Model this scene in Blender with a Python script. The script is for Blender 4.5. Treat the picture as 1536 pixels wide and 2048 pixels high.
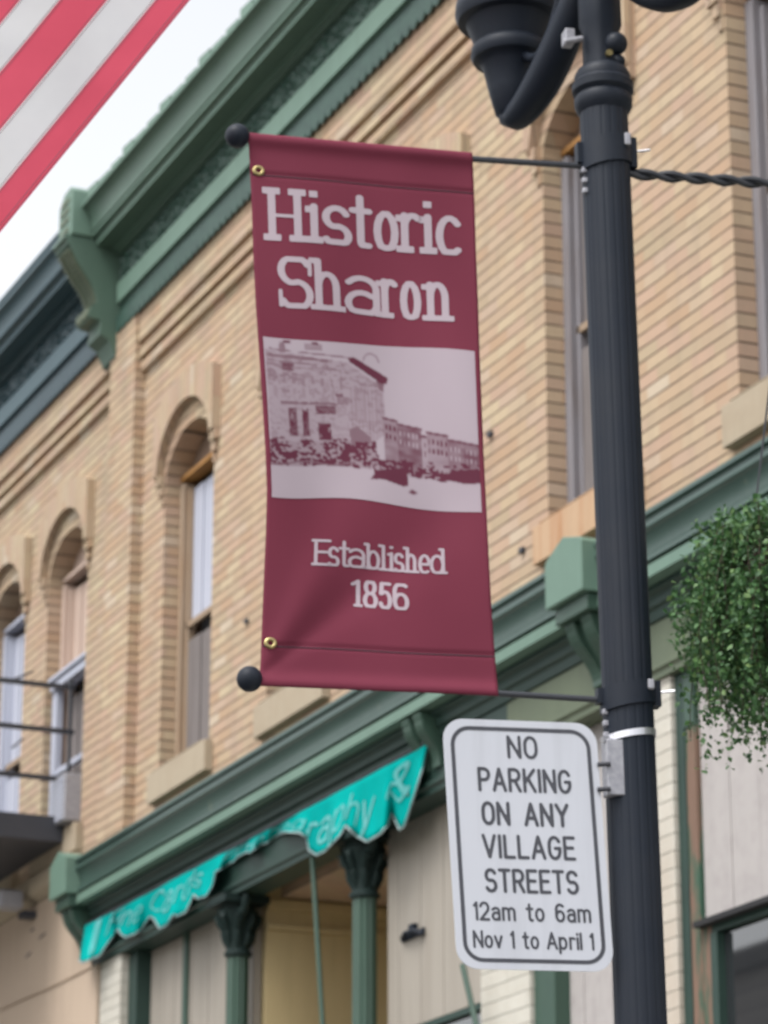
import bpy, math, random
import numpy as np
from mathutils import Vector, Matrix

# ------------------------------------------------------------------ scene, camera, light
sc = bpy.context.scene
for o in list(bpy.data.objects):
    bpy.data.objects.remove(o)

FPX = 6300.0                       # focal length in pixels of a 1536 px wide frame
PITCH = math.atan(2101 / FPX)
YAW = math.atan(2926 / (FPX / math.cos(PITCH)))
CAM = Vector((0.0, -6.5, 1.6))
FH = Vector((-math.cos(YAW), math.sin(YAW), 0))
RT = Vector((math.sin(YAW), math.cos(YAW), 0))
FW = FH * math.cos(PITCH) + Vector((0, 0, math.sin(PITCH)))
UP = RT.cross(FW)
cd = bpy.data.cameras.new('camera')
cam = bpy.data.objects.new('camera', cd)
sc.collection.objects.link(cam)
cam.matrix_world = Matrix((
    (RT.x, UP.x, -FW.x, CAM.x), (RT.y, UP.y, -FW.y, CAM.y), (RT.z, UP.z, -FW.z, CAM.z), (0, 0, 0, 1)))
cd.sensor_fit = 'HORIZONTAL'
cd.sensor_width = 36
cd.lens = 36 * FPX / 1536
cd.clip_start = 0.1
cd.clip_end = 3000
cd.dof.use_dof = True
cd.dof.focus_distance = 4.4
cd.dof.aperture_fstop = 15.5
sc.camera = cam

SUN_EL, SUN_AZ = math.radians(60), math.radians(162)
w = bpy.data.worlds.new('World')
sc.world = w
w.use_nodes = True
nt = w.node_tree
nt.nodes.clear()
sky = nt.nodes.new('ShaderNodeTexSky')
sky.sky_type = 'NISHITA'
sky.sun_disc = False
sky.sun_elevation = SUN_EL
sky.sun_rotation = SUN_AZ
sky.air_density = 1.0
sky.dust_density = 4.0
hs = nt.nodes.new('ShaderNodeHueSaturation')
hs.inputs['Saturation'].default_value = 0.15
bg = nt.nodes.new('ShaderNodeBackground')
bg.inputs['Strength'].default_value = 0.15
wo = nt.nodes.new('ShaderNodeOutputWorld')
nt.links.new(sky.outputs[0], hs.inputs['Color'])
nt.links.new(hs.outputs[0], bg.inputs['Color'])
nt.links.new(bg.outputs[0], wo.inputs['Surface'])
sd = bpy.data.lights.new('sun', 'SUN')
sd.energy = 0.6
sd.angle = math.radians(30)
sd.color = (1.0, 0.97, 0.92)
so = bpy.data.objects.new('sun', sd)
sc.collection.objects.link(so)
# Nishita: rotation measured from +Y towards +X
sdir = Vector((math.sin(SUN_AZ) * math.cos(SUN_EL), math.cos(SUN_AZ) * math.cos(SUN_EL), math.sin(SUN_EL)))
so.rotation_euler = sdir.to_track_quat('Z', 'Y').to_euler()
so.location = (0, -8, 20)

sc.view_settings.view_transform = 'Standard'
sc.view_settings.look = 'None'
sc.view_settings.gamma = 1
sc.view_settings.use_curve_mapping = False
sc.view_settings.exposure = 1.18

rnd = random.Random(5)


# ------------------------------------------------------------------ geometry helpers
def ray(px, py):
    return FW * FPX + RT * (px - 768) - UP * (py - 1024)


def fac(px, py, w=0.0):
    """point of the facade plane y=-w seen at a pixel -> (X, z)"""
    r = ray(px, py)
    t = (-w - CAM.y) / r.y
    p = CAM + r * t
    return p.x, p.z


class MB:
    def __init__(s):
        s.v, s.f, s.m, s.c = [], [], [], None

    def add(s, vs, fs, mi=0):
        b = len(s.v)
        s.v += [tuple(v) for v in vs]
        s.f += [tuple(b + i for i in f) for f in fs]
        s.m += [mi] * len(fs)
        return s

    def box(s, x0, x1, y0, y1, z0, z1, mi=0):
        vs = [(x, y, z) for z in (z0, z1) for y in (y0, y1) for x in (x0, x1)]
        return s.add(vs, [(0, 2, 3, 1), (4, 5, 7, 6), (0, 1, 5, 4), (2, 6, 7, 3), (0, 4, 6, 2), (1, 3, 7, 5)], mi)

    def ext_x(s, prof, x0, x1, mi=0):
        """closed (w,z) profile extruded along X (y=-w)"""
        n = len(prof)
        vs = [(x0, -a, b) for a, b in prof] + [(x1, -a, b) for a, b in prof]
        fs = [(i, (i + 1) % n, n + (i + 1) % n, n + i) for i in range(n)]
        fs += [tuple(range(n - 1, -1, -1)), tuple(range(n, 2 * n))]
        return s.add(vs, fs, mi)

    def prism(s, pts, y0, y1, mi=0):
        """polygon in (x,z), front at y0 back at y1"""
        n = len(pts)
        vs = [(a, y0, b) for a, b in pts] + [(a, y1, b) for a, b in pts]
        fs = [(i, (i + 1) % n, n + (i + 1) % n, n + i) for i in range(n)]
        fs += [tuple(range(n - 1, -1, -1)), tuple(range(n, 2 * n))]
        return s.add(vs, fs, mi)

    def lathe(s, prof, n=32, c=(0, 0), flute=0, fa=0.0, mi=0, caps=True):
        vs = []
        for r, z in prof:
            for i in range(n):
                a = 2 * math.pi * i / n
                rr = r
                if flute:
                    rr = r - fa * (abs(math.sin(a * flute / 2)) ** 0.6 < 0.55)
                vs.append((c[0] + rr * math.cos(a), c[1] + rr * math.sin(a), z))
        fs = []
        for k in range(len(prof) - 1):
            for i in range(n):
                j = (i + 1) % n
                fs.append((k * n + i, k * n + j, (k + 1) * n + j, (k + 1) * n + i))
        if caps:
            fs.append(tuple(range(n - 1, -1, -1)))
            fs.append(tuple(range((len(prof) - 1) * n, len(prof) * n)))
        return s.add(vs, fs, mi)

    def tube(s, pts, r, n=10, mi=0, twist=0.0, squash=1.0):
        pts = [Vector(p) for p in pts]
        rr = r if isinstance(r, (list, tuple)) else [r] * len(pts)
        vs = []
        prev = None
        for k, p in enumerate(pts):
            t = (pts[min(k + 1, len(pts) - 1)] - pts[max(k - 1, 0)]).normalized()
            if prev is None:
                a = Vector((0, 0, 1)) if abs(t.z) < 0.9 else Vector((0, 1, 0))
                u = t.cross(a).normalized()
            else:
                u = (prev - t * prev.dot(t)).normalized()
            prev = u
            v = t.cross(u)
            for i in range(n):
                an = 2 * math.pi * i / n
                cu, cv = math.cos(an), math.sin(an) * squash
                tw = twist * k
                q = u * (cu * math.cos(tw) - cv * math.sin(tw)) + v * (cu * math.sin(tw) + cv * math.cos(tw))
                vs.append(p + q * rr[k])
        fs = []
        for k in range(len(pts) - 1):
            for i in range(n):
                j = (i + 1) % n
                fs.append((k * n + i, k * n + j, (k + 1) * n + j, (k + 1) * n + i))
        fs.append(tuple(range(n - 1, -1, -1)))
        fs.append(tuple(range((len(pts) - 1) * n, len(pts) * n)))
        return s.add(vs, fs, mi)

    def sphere(s, c, r, n=20, m=12, sz=1.0):
        prof = []
        for k in range(1, m):
            a = math.pi * k / m
            prof.append((r * math.sin(a), c[2] - r * sz * math.cos(a)))
        return s.lathe(prof, n, (c[0], c[1]))

    def build(s, name, mats, parent=None, smooth=False, bevel=0.0, autosm=None):
        me = bpy.data.meshes.new(name)
        off = Vector((0, 0, 0))
        if parent is not None:
            off = OFF.get(parent.name, Vector((0, 0, 0)))
        me.from_pydata([(Vector(v) - off)[:] for v in s.v], [], s.f)
        if not isinstance(mats, (list, tuple)):
            mats = [mats]
        for m in mats:
            me.materials.append(m)
        if len(mats) > 1:
            me.polygons.foreach_set('material_index', s.m)
        if s.c is not None:
            ca = me.color_attributes.new('print', 'FLOAT_COLOR', 'POINT')
            ca.data.foreach_set('color', np.array(s.c, dtype=np.float32).ravel())
        bm_fix(me)
        if smooth:
            me.polygons.foreach_set('use_smooth', [True] * len(me.polygons))
            if autosm is not None:
                me.set_sharp_from_angle(angle=math.radians(autosm))
        me.update()
        o = bpy.data.objects.new(name, me)
        sc.collection.objects.link(o)
        if parent is not None:
            o.parent = parent
            OFF[o.name] = off
        if bevel:
            bv = o.modifiers.new('bevel', 'BEVEL')
            bv.width = bevel
            bv.segments = 2
            bv.limit_method = 'ANGLE'
        return o


def bm_fix(me):
    import bmesh
    bm = bmesh.new()
    bm.from_mesh(me)
    bmesh.ops.recalc_face_normals(bm, faces=bm.faces)
    bm.to_mesh(me)
    bm.free()


OFF = {}


def empty(name, loc, mat=None):
    o = bpy.data.objects.new(name, None)
    sc.collection.objects.link(o)
    if mat is not None:
        o.matrix_world = mat
        OFF[o.name] = Vector((0, 0, 0))
    else:
        o.location = loc
        OFF[o.name] = Vector(loc)
    o.empty_display_size = 0.2
    return o


def tag(o, label=None, cat=None, group=None, kind=None):
    if label:
        o['label'] = label
    if cat:
        o['category'] = cat
    if group:
        o['group'] = group
    if kind:
        o['kind'] = kind
    return o


# ------------------------------------------------------------------ materials
def newmat(name):
    m = bpy.data.materials.new(name)
    m.use_nodes = True
    nt = m.node_tree
    b = nt.nodes['Principled BSDF']
    return m, nt, b


def N(nt, t, **kw):
    n = nt.nodes.new(t)
    for k, v in kw.items():
        setattr(n, k, v)
    return n


def mth(nt, op, a, b=None, c=None):
    n = nt.nodes.new('ShaderNodeMath')
    n.operation = op
    for i, x in enumerate((a, b, c)):
        if x is None:
            continue
        if isinstance(x, (int, float)):
            n.inputs[i].default_value = x
        else:
            nt.links.new(x, n.inputs[i])
    return n.outputs[0]


def mixc(nt, fac_, a, b):
    n = nt.nodes.new('ShaderNodeMix')
    n.data_type = 'RGBA'
    for i, x in ((0, fac_), (6, a), (7, b)):
        if isinstance(x, (int, float)):
            n.inputs[i].default_value = x
        elif isinstance(x, tuple):
            n.inputs[i].default_value = (*x, 1)
        else:
            nt.links.new(x, n.inputs[i])
    return n.outputs[2]


def ramp(nt, f, stops):
    n = nt.nodes.new('ShaderNodeValToRGB')
    e = n.color_ramp.elements
    while len(e) < len(stops):
        e.new(0.5)
    for k, (p, c) in enumerate(stops):
        e[k].position = p
        e[k].color = (*c, 1) if isinstance(c, tuple) else (c, c, c, 1)
    nt.links.new(f, n.inputs[0])
    return n.outputs[0]


def noise(nt, vec, scale, detail=3, rough=0.5):
    n = nt.nodes.new('ShaderNodeTexNoise')
    n.inputs['Scale'].default_value = scale
    n.inputs['Detail'].default_value = detail
    n.inputs['Roughness'].default_value = rough
    if vec is not None:
        nt.links.new(vec, n.inputs['Vector'])
    return n.outputs[0]


def pos(nt, sx=1, sy=1, sz=1):
    g = nt.nodes.new('ShaderNodeNewGeometry')
    v = nt.nodes.new('ShaderNodeVectorMath')
    v.operation = 'MULTIPLY'
    nt.links.new(g.outputs['Position'], v.inputs[0])
    v.inputs[1].default_value = (sx, sy, sz)
    return v.outputs[0]


def bump(nt, b, h, strength=0.5, dist=0.01):
    n = nt.nodes.new('ShaderNodeBump')
    n.inputs['Strength'].default_value = strength
    n.inputs['Distance'].default_value = dist
    nt.links.new(h, n.inputs['Height'])
    nt.links.new(n.outputs[0], b.inputs['Normal'])


def brick_mat(name, tones, mortar, h=0.068, L=0.205, joint=0.11, stain=0.5, swap=False):
    m, nt, b = newmat(name)
    g = N(nt, 'ShaderNodeNewGeometry')
    s = N(nt, 'ShaderNodeSeparateXYZ')
    nt.links.new(g.outputs['Position'], s.inputs[0])
    wob = mth(nt, 'MULTIPLY', mth(nt, 'SUBTRACT', noise(nt, pos(nt), 2.2, 2), 0.5), 0.012)
    u = mth(nt, 'ADD', s.outputs[0], s.outputs[1])
    uo, vo = u, s.outputs[2]
    if swap:
        uo, vo = s.outputs[2], u
    v = mth(nt, 'DIVIDE', mth(nt, 'ADD', vo, wob), h)
    row = mth(nt, 'FLOOR', v)
    fv = mth(nt, 'SUBTRACT', v, row)
    half = mth(nt, 'MULTIPLY', mth(nt, 'MODULO', row, 2.0), 0.5)
    uu = mth(nt, 'ADD', mth(nt, 'DIVIDE', uo, L), half)
    col = mth(nt, 'FLOOR', uu)
    fu = mth(nt, 'SUBTRACT', uu, col)
    cmb = N(nt, 'ShaderNodeCombineXYZ')
    nt.links.new(col, cmb.inputs[0])
    nt.links.new(row, cmb.inputs[1])
    wn = N(nt, 'ShaderNodeTexWhiteNoise')
    nt.links.new(cmb.outputs[0], wn.inputs['Vector'])
    c0 = ramp(nt, wn.outputs['Value'], tones)
    big = noise(nt, pos(nt, .8, .8, .5), 1.1, 4)
    c1 = mixc(nt, ramp(nt, big, [(0.45, 0.0), (0.7, 0.55)]), c0, (0.40, 0.265, 0.185))
    # soot streaks and pale patches
    st = noise(nt, pos(nt, 3, 3, .7), 1.6, 5, .6)
    c2 = mixc(nt, ramp(nt, st, [(0.5, 0.0), (0.78, stain)]), c1, (0.26, 0.21, 0.155))
    c2 = mixc(nt, ramp(nt, noise(nt, pos(nt), 30, 3), [(0.3, 0.0), (0.8, 0.25)]), c2, (0.35, 0.27, 0.19))
    bed = ramp(nt, fv, [(0.0, 1.0), (joint * .8, 1.0), (joint * 1.35, 0.0), (1.0, 0.0)])
    head = ramp(nt, fu, [(0.0, 1.0), (0.03, 1.0), (0.045, 0.0), (1.0, 0.0)])
    bedv = mth(nt, 'MULTIPLY', bed, ramp(nt, noise(nt, pos(nt, 1, 1, 1), 7, 3), [(0.3, 0.55), (0.6, 1.0)]))
    c3 = mixc(nt, bedv, c2, mortar)
    c4 = mixc(nt, mth(nt, 'MULTIPLY', head, 0.10), c3, mortar)
    nt.links.new(c4, b.inputs['Base Color'])
    b.inputs['Roughness'].default_value = 0.9
    hgt = mth(nt, 'SUBTRACT', mth(nt, 'MULTIPLY', noise(nt, pos(nt), 60, 3), 0.25),
              mth(nt, 'MAXIMUM', bed, mth(nt, 'MULTIPLY', head, .15)))
    bump(nt, b, hgt, 0.8, 0.007)
    return m


def paint(name, c, c2=None, rough=0.5, sc_=3.0, stops=(0.45, 0.75), amt=0.6, bmp=0.15, streak=None, spec=0.4, vscale=(1, 1, 1)):
    m, nt, b = newmat(name)
    c2 = c2 or tuple(x * 0.6 for x in c)
    f = ramp(nt, noise(nt, pos(nt, *vscale), sc_, 6, .6), [(stops[0], 0.0), (stops[1], amt)])
    col = mixc(nt, f, c, c2)
    f2 = ramp(nt, noise(nt, pos(nt, 9, 9, .8), 2.0, 4, .6), [(0.5, 0.0), (0.8, 0.4)])
    col = mixc(nt, f2, col, tuple(x * 0.7 for x in c))
    if streak:
        f3 = ramp(nt, noise(nt, pos(nt, 6, 6, 1.2), 2.2, 5, .65), [(streak[1], 0.0), (streak[1] + .08, 1.0)])
        col = mixc(nt, f3, col, streak[0])
    nt.links.new(col, b.inputs['Base Color'])
    b.inputs['Roughness'].default_value = rough
    b.inputs['Specular IOR Level'].default_value = spec
    if bmp:
        bump(nt, b, noise(nt, pos(nt), 25, 4), bmp, 0.004)
    return m


TONES = [(0.0, (0.50, 0.395, 0.275)), (0.16, (0.45, 0.31, 0.205)), (0.3, (0.53, 0.445, 0.31)), (0.42, (0.475, 0.365, 0.245)),
         (0.55, (0.49, 0.345, 0.26)), (0.68, (0.42, 0.34, 0.23)), (0.8, (0.495, 0.395, 0.285)), (0.93, (0.46, 0.325, 0.245)),
         (1.0, (0.55, 0.48, 0.38))]
TONES = [(p, (c[0] * .88, c[1] * .84, c[2] * .80)) for p, c in TONES]
M = {}
M['brick'] = brick_mat('cream brick', TONES, (0.115, 0.080, 0.055))
M['brick_b'] = brick_mat('cream brick neighbour', [(p, (c[0] * .95, c[1] * .98, c[2] * .98)) for p, c in TONES],
                         (0.12, 0.085, 0.06), stain=.45)
M['brick_w'] = brick_mat('white painted brick', [(0, (0.47, 0.455, 0.40)), (1, (0.52, 0.505, 0.45))], (0.2, 0.19, 0.16),
                         h=.075, joint=.05, stain=.2)
for mm in ('brick', 'brick_b'):
    pass
M['hood'] = brick_mat('soldier course brick', [(p, (c[0] * .98, c[1] * 1.0, c[2] * 1.02)) for p, c in TONES], (0.22, 0.16, 0.11), swap=True)
M['stone'] = paint('sandstone', (0.36, 0.30, 0.22), (0.29, 0.22, 0.15), .9, 2.5, bmp=.4)
M['stone_rust'] = paint('rust stained sandstone', (0.44, 0.30, 0.19), (0.33, 0.13, 0.045), .9, 2.0, bmp=.4, vscale=(6, 6, .6), amt=.8)
M['green'] = paint('green paint', (0.040, 0.078, 0.057), (0.032, 0.062, 0.047), .45, 2.0, streak=((0.16, 0.18, 0.14), .70))
M['green_lt'] = paint('pale green paint', (0.125, 0.205, 0.16), (0.095, 0.16, 0.125), .55, 2.0, streak=((0.05, 0.08, 0.06), .68))
M['green_dk'] = paint('deep green paint and cornice shade', (0.020, 0.045, 0.036), (0.014, 0.030, 0.026), .5, 4.0)  # posts and frames; also painted shade on bed moulding and left frieze
M['olive'] = paint('olive green paint', (0.11, 0.135, 0.085), (0.08, 0.10, 0.07), .55, 2.0)
M['bluegreen'] = paint('blue green paint', (0.016, 0.042, 0.053), (0.012, 0.033, 0.043), .45, 2.0)
M['bluegreen_lt'] = paint('light blue green paint', (0.040, 0.082, 0.098), (0.028, 0.06, 0.075), .45, 2.0, streak=((0.08, 0.12, 0.13), .70))
M['teal_cyma'] = paint('teal green paint', (0.055, 0.095, 0.080), (0.038, 0.07, 0.06), .32, 2.0, streak=((0.15, 0.17, 0.12), .66))
M['peel'] = paint('peeling brown and green paint', (0.17, 0.105, 0.075), (0.035, 0.085, 0.055), .8, 1.6, stops=(.50, .58), amt=1.0, vscale=(8, 8, 1.2), bmp=.4)
M['white'] = paint('off white paint', (0.48, 0.45, 0.40), (0.38, 0.34, 0.30), .6, 2.2, vscale=(4, 4, .5), amt=.5)
M['whiteblue'] = paint('cool white paint', (0.42, 0.44, 0.52), (0.33, 0.35, 0.42), .5, 2.0, vscale=(4, 4, .4), amt=.5)
M['greywood'] = paint('weathered grey wood', (0.17, 0.15, 0.145), (0.10, 0.085, 0.082), .85, 5.0, vscale=(5, 5, .5), amt=.8, bmp=.5)
M['brownwood'] = paint('weathered brown wood', (0.20, 0.135, 0.095), (0.12, 0.085, 0.07), .85, 5.0, vscale=(5, 5, .5), amt=.8, bmp=.5)
M['jamb'] = paint('lilac grey frame wood', (0.20, 0.19, 0.205), (0.15, 0.12, 0.11), .8, 5.0, vscale=(5, 5, .5), amt=.8, bmp=.3)
M['tanwood'] = paint('tan frame wood', (0.30, 0.225, 0.16), (0.27, 0.155, 0.075), .8, 5.0, vscale=(5, 5, .5), amt=.7, bmp=.3)
M['orange'] = paint('orange wood', (0.34, 0.17, 0.05), (0.22, 0.11, 0.045), .8, 5.0)
M['tan'] = paint('tan painted board', (0.50, 0.40, 0.22), (0.43, 0.34, 0.185), .6, 1.5)
M['beige'] = paint('beige stucco panel', (0.46, 0.36, 0.275), (0.41, 0.32, 0.24), .85, 1.2, amt=.7, bmp=.2)
M['pinkboard'] = paint('pinkish beige board', (0.46, 0.35, 0.29), (0.40, 0.30, 0.245), .8, 2.0, vscale=(4, 4, .5))
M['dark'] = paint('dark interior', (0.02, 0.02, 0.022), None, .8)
M['blackmetal'] = paint('black painted metal', (0.012, 0.0165, 0.026), (0.020, 0.023, 0.030), .5, 5.0, amt=.6, bmp=.05, spec=.2)
M['rodmetal'] = paint('dark rod metal', (0.022, 0.025, 0.033), (0.03, 0.034, 0.042), .4, 5.0, amt=.6, bmp=.0, spec=.6)
M['darkgrey'] = paint('dark grey metal', (0.035, 0.037, 0.046), (0.05, 0.05, 0.06), .5, 3.0)
M['roof'] = paint('grey shingle', (0.10, 0.095, 0.09), None, .9, 6)
m, nt, b = newmat('bright steel')
b.inputs['Base Color'].default_value = (0.62, 0.62, 0.66, 1)
b.inputs['Metallic'].default_value = 0.85
b.inputs['Roughness'].default_value = 0.35
M['steel'] = m
m, nt, b = newmat('galvanised steel')
nt.links.new(mixc(nt, ramp(nt, noise(nt, pos(nt), 60, 3), [(.3, 0.0), (.7, 1.0)]), (0.36, 0.36, 0.39), (0.26, 0.26, 0.29)), b.inputs['Base Color'])
b.inputs['Metallic'].default_value = 0.4
b.inputs['Roughness'].default_value = 0.5
M['galv'] = m
m, nt, b = newmat('brass')
b.inputs['Base Color'].default_value = (0.42, 0.34, 0.16, 1)
b.inputs['Metallic'].default_value = 0.9
b.inputs['Roughness'].default_value = 0.35
M['brass'] = m
m, nt, b = newmat('window glass')
b.inputs['Base Color'].default_value = (0.02, 0.022, 0.025, 1)
b.inputs['Roughness'].default_value = 0.03
b.inputs['Specular IOR Level'].default_value = 1.0
b.inputs['Coat Weight'].default_value = 1.0
b.inputs['Coat Roughness'].default_value = 0.02
M['glass'] = m


def cloth(name, c, c2, rough=.75, trans=0.25, weave=900, attr=False, vs=3.0, spec=.2):
    m, nt, b = newmat(name)
    if attr:
        a = N(nt, 'ShaderNodeVertexColor', layer_name='print')
        col = a.outputs[0]
    else:
        f = ramp(nt, noise(nt, pos(nt), vs, 4), [(0.35, 0.0), (0.7, 1.0)])
        col = mixc(nt, f, c, c2)
    nt.links.new(col, b.inputs['Base Color'])
    b.inputs['Roughness'].default_value = rough
    b.inputs['Specular IOR Level'].default_value = spec
    bump(nt, b, noise(nt, pos(nt), weave, 2), 0.15, 0.001)
    if trans:
        tr = N(nt, 'ShaderNodeBsdfTranslucent')
        nt.links.new(col, tr.inputs[0])
        mx = N(nt, 'ShaderNodeMixShader')
        mx.inputs[0].default_value = trans
        nt.links.new(b.outputs[0], mx.inputs[1])
        nt.links.new(tr.outputs[0], mx.inputs[2])
        nt.links.new(mx.outputs[0], nt.nodes['Material Output'].inputs['Surface'])
    return m


M['maroon'] = cloth('maroon banner cloth', (0.20, 0.036, 0.064), (0.18, 0.032, 0.058), trans=.2)
M['print'] = cloth('printed banner cloth', None, None, attr=True, trans=.2)
M['bletter'] = cloth('pale print', (0.46, 0.385, 0.43), (0.42, 0.355, 0.40), trans=.1)
M['teal'] = cloth('turquoise canvas', (0.001, 0.37, 0.34), (0.001, 0.32, 0.30), rough=.9, trans=.15, spec=.04)
M['tealdk'] = cloth('piping canvas', (0.32, 0.38, 0.38), (0.18, 0.26, 0.27), trans=.1)
M['ivory'] = cloth('white canvas paint', (0.09, 0.40, 0.39), (0.16, 0.46, 0.46), trans=.1)
M['flagred'] = cloth('red flag nylon', (0.86, 0.13, 0.20), (0.80, 0.115, 0.18), trans=.5, vs=6)
M['flagwhite'] = cloth('white flag nylon', (0.90, 0.90, 0.92), (0.84, 0.84, 0.87), trans=.6, vs=6)
M['flagblue'] = cloth('blue flag nylon', (0.02, 0.03, 0.16), (0.02, 0.03, 0.14), trans=.4)
M['signface'] = paint('reflective sign sheet', (0.50, 0.515, 0.565), (0.475, 0.49, 0.54), .42, 4.0, bmp=0)
M['signink'] = paint('dark sign ink', (0.06, 0.062, 0.075), None, .5, 4.0, bmp=0)


def leafmat(name, cols):
    m, nt, b = newmat(name)
    g = N(nt, 'ShaderNodeNewGeometry')
    c = ramp(nt, g.outputs['Random Per Island'], cols)
    nt.links.new(c, b.inputs['Base Color'])
    b.inputs['Roughness'].default_value = .5
    tr = N(nt, 'ShaderNodeBsdfTranslucent')
    nt.links.new(c, tr.inputs[0])
    mx = N(nt, 'ShaderNodeMixShader')
    mx.inputs[0].default_value = .3
    nt.links.new(b.outputs[0], mx.inputs[1])
    nt.links.new(tr.outputs[0], mx.inputs[2])
    nt.links.new(mx.outputs[0], nt.nodes['Material Output'].inputs['Surface'])
    return m


M['leaf'] = leafmat('leaves', [(0, (0.035, 0.09, 0.035)), (.5, (0.065, 0.155, 0.055)), (.85, (0.10, 0.215, 0.07)), (1, (0.17, 0.26, 0.09))])
M['coco'] = paint('coconut fibre', (0.045, 0.033, 0.025), (0.08, 0.055, 0.04), .95, 20, bmp=.8)


# ------------------------------------------------------------------ stroke lettering turned into clean flat shapes
def arc(cx, cy, rx, ry, a0, a1, n=14):
    return [(cx + rx * math.cos(math.radians(a0 + (a1 - a0) * i / n)), cy + ry * math.sin(math.radians(a0 + (a1 - a0) * i / n))) for i in range(n + 1)]


XH = .70
G = {}   # glyph: (width, [polylines]); cap height 1
G['N'] = (.62, [[(0, 0), (0, 1), (.62, 0), (.62, 1)]])
G['O'] = (.62, [arc(.31, .62, .31, .38, 0, 180) + arc(.31, .38, .31, .38, 180, 360) + [(.62, .62)]])
G['P'] = (.58, [[(0, 0), (0, 1), (.3, 1)] + arc(.3, .74, .28, .26, 90, -90) + [(0, .48)]])
G['A'] = (.68, [[(0, 0), (.34, 1), (.68, 0)], [(.12, .32), (.56, .32)]])
G['R'] = (.60, [[(0, 0), (0, 1), (.3, 1)] + arc(.3, .74, .28, .26, 90, -90) + [(0, .48)], [(.3, .48), (.60, 0)]])
G['K'] = (.62, [[(0, 0), (0, 1)], [(.6, 1), (0, .38)], [(.22, .6), (.62, 0)]])
G['I'] = (.0, [[(0, 0), (0, 1)]])
G['G'] = (.62, [arc(.31, .62, .31, .38, 30, 180) + arc(.31, .38, .31, .38, 180, 360) + [(.62, .48), (.36, .48)]])
G['Y'] = (.66, [[(0, 1), (.33, .48), (.66, 1)], [(.33, .48), (.33, 0)]])
G['V'] = (.66, [[(0, 1), (.33, 0), (.66, 1)]])
G['L'] = (.52, [[(0, 1), (0, 0), (.52, 0)]])
G['E'] = (.54, [[(.54, 1), (0, 1), (0, 0), (.54, 0)], [(0, .52), (.46, .52)]])
G['S'] = (.60, [arc(.30, .74, .29, .26, 25, 250) + [(.30, .5)] + arc(.30, .26, .30, .26, 80, -155)])
G['T'] = (.60, [[(0, 1), (.6, 1)], [(.3, 1), (.3, 0)]])
G['F'] = (.52, [[(.52, 1), (0, 1), (0, 0)], [(0, .52), (.42, .52)]])
G['C'] = (.60, [arc(.31, .62, .31, .38, 30, 180) + arc(.31, .38, .31, .38, 180, 330)])
G['1'] = (.16, [[(0, .82), (.16, 1), (.16, 0)]])
G['2'] = (.56, [arc(.28, .72, .27, .28, 165, -10) + [(.52, .55), (0, 0), (.56, 0)]])
G['6'] = (.56, [[(.50, .9)] + arc(.30, .68, .27, .32, 50, 180) + [(.03, .32)] + arc(.29, .30, .26, .30, 180, 540)])
G['5'] = (.56, [[(.52, 1), (.08, 1), (.04, .56)] + arc(.27, .32, .28, .32, 130, -160)])
G['8'] = (.56, [arc(.28, .76, .23, .24, 0, 360), arc(.28, .27, .28, .27, 0, 360)])
G['a'] = (.50, [[(.04, .60)] + arc(.25, .50, .23, .20, 130, 0) + [(.48, .0)], arc(.25, .21, .23, .21, 50, 350)])
G['m'] = (.78, [[(0, 0), (0, XH)], [(0, .45)] + arc(.195, .50, .195, .20, 180, 0) + [(.39, 0)], [(.39, .45)] + arc(.585, .50, .195, .20, 180, 0) + [(.78, 0)]])
G['t'] = (.38, [[(.18, .95), (.18, .16)] + arc(.30, .14, .12, .14, 180, 300), [(0, XH), (.38, XH)]])
G['o'] = (.50, [arc(.25, .35, .25, .35, 0, 360)])
G['v'] = (.50, [[(0, XH), (.25, 0), (.5, XH)]])
G['p'] = (.50, [[(0, -.28), (0, XH)], arc(.25, .35, .25, .35, 0, 360)])
G['g'] = (.50, [[(.5, XH), (.5, -.1)] + arc(.26, -.1, .24, .18, 0, -150), arc(.25, .35, .25, .35, 0, 360)])
G['r'] = (.38, [[(.06, 0), (.06, XH)], [(.06, .42)] + arc(.26, .48, .2, .22, 180, 50)])
G['i'] = (.0, [[(0, 0), (0, XH)], [(0, .93), (0, .97)]])
G['l'] = (.0, [[(0, 0), (0, 1)]])
G['h'] = (.50, [[(0, 0), (0, 1)], [(0, .42)] + arc(.25, .45, .25, .25, 180, 0) + [(.5, 0)]])
G['n'] = (.50, [[(0, 0), (0, XH)], [(0, .42)] + arc(.25, .45, .25, .25, 180, 0) + [(.5, 0)]])
G['s'] = (.46, [arc(.23, .52, .21, .18, 25, 250) + [(.23, .35)] + arc(.23, .18, .23, .18, 80, -155)])
G['c'] = (.48, [arc(.26, .35, .26, .35, 45, 315)])
G['b'] = (.50, [[(0, 0), (0, 1)], arc(.25, .35, .25, .35, 0, 360)])
G['e'] = (.50, [[(.02, .36), (.49, .36)] + arc(.25, .35, .25, .35, 0, 310)])
G['d'] = (.50, [[(.5, 0), (.5, 1)], arc(.25, .35, .25, .35, 0, 360)])
G['y'] = (.50, [[(0, XH), (.26, .02)], [(.5, XH), (.18, -.28)]])
G['f'] = (.36, [[(.14, 0), (.14, .8)] + arc(.28, .82, .14, .16, 180, 60), [(0, XH), (.34, XH)]])
G['&'] = (.62, [[(.62, 0), (.14, .72)] + arc(.29, .82, .16, .17, 200, -20) + [(.06, .35)] + arc(.26, .22, .24, .22, 160, 350)])
G[' '] = (.30, [])
SER = .19
G['H'] = None    # serif half length
G['H'] = (.56, [[(0, 0), (0, 1)], [(.56, 0), (.56, 1)], [(0, .5), (.56, .5)]])
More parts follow.
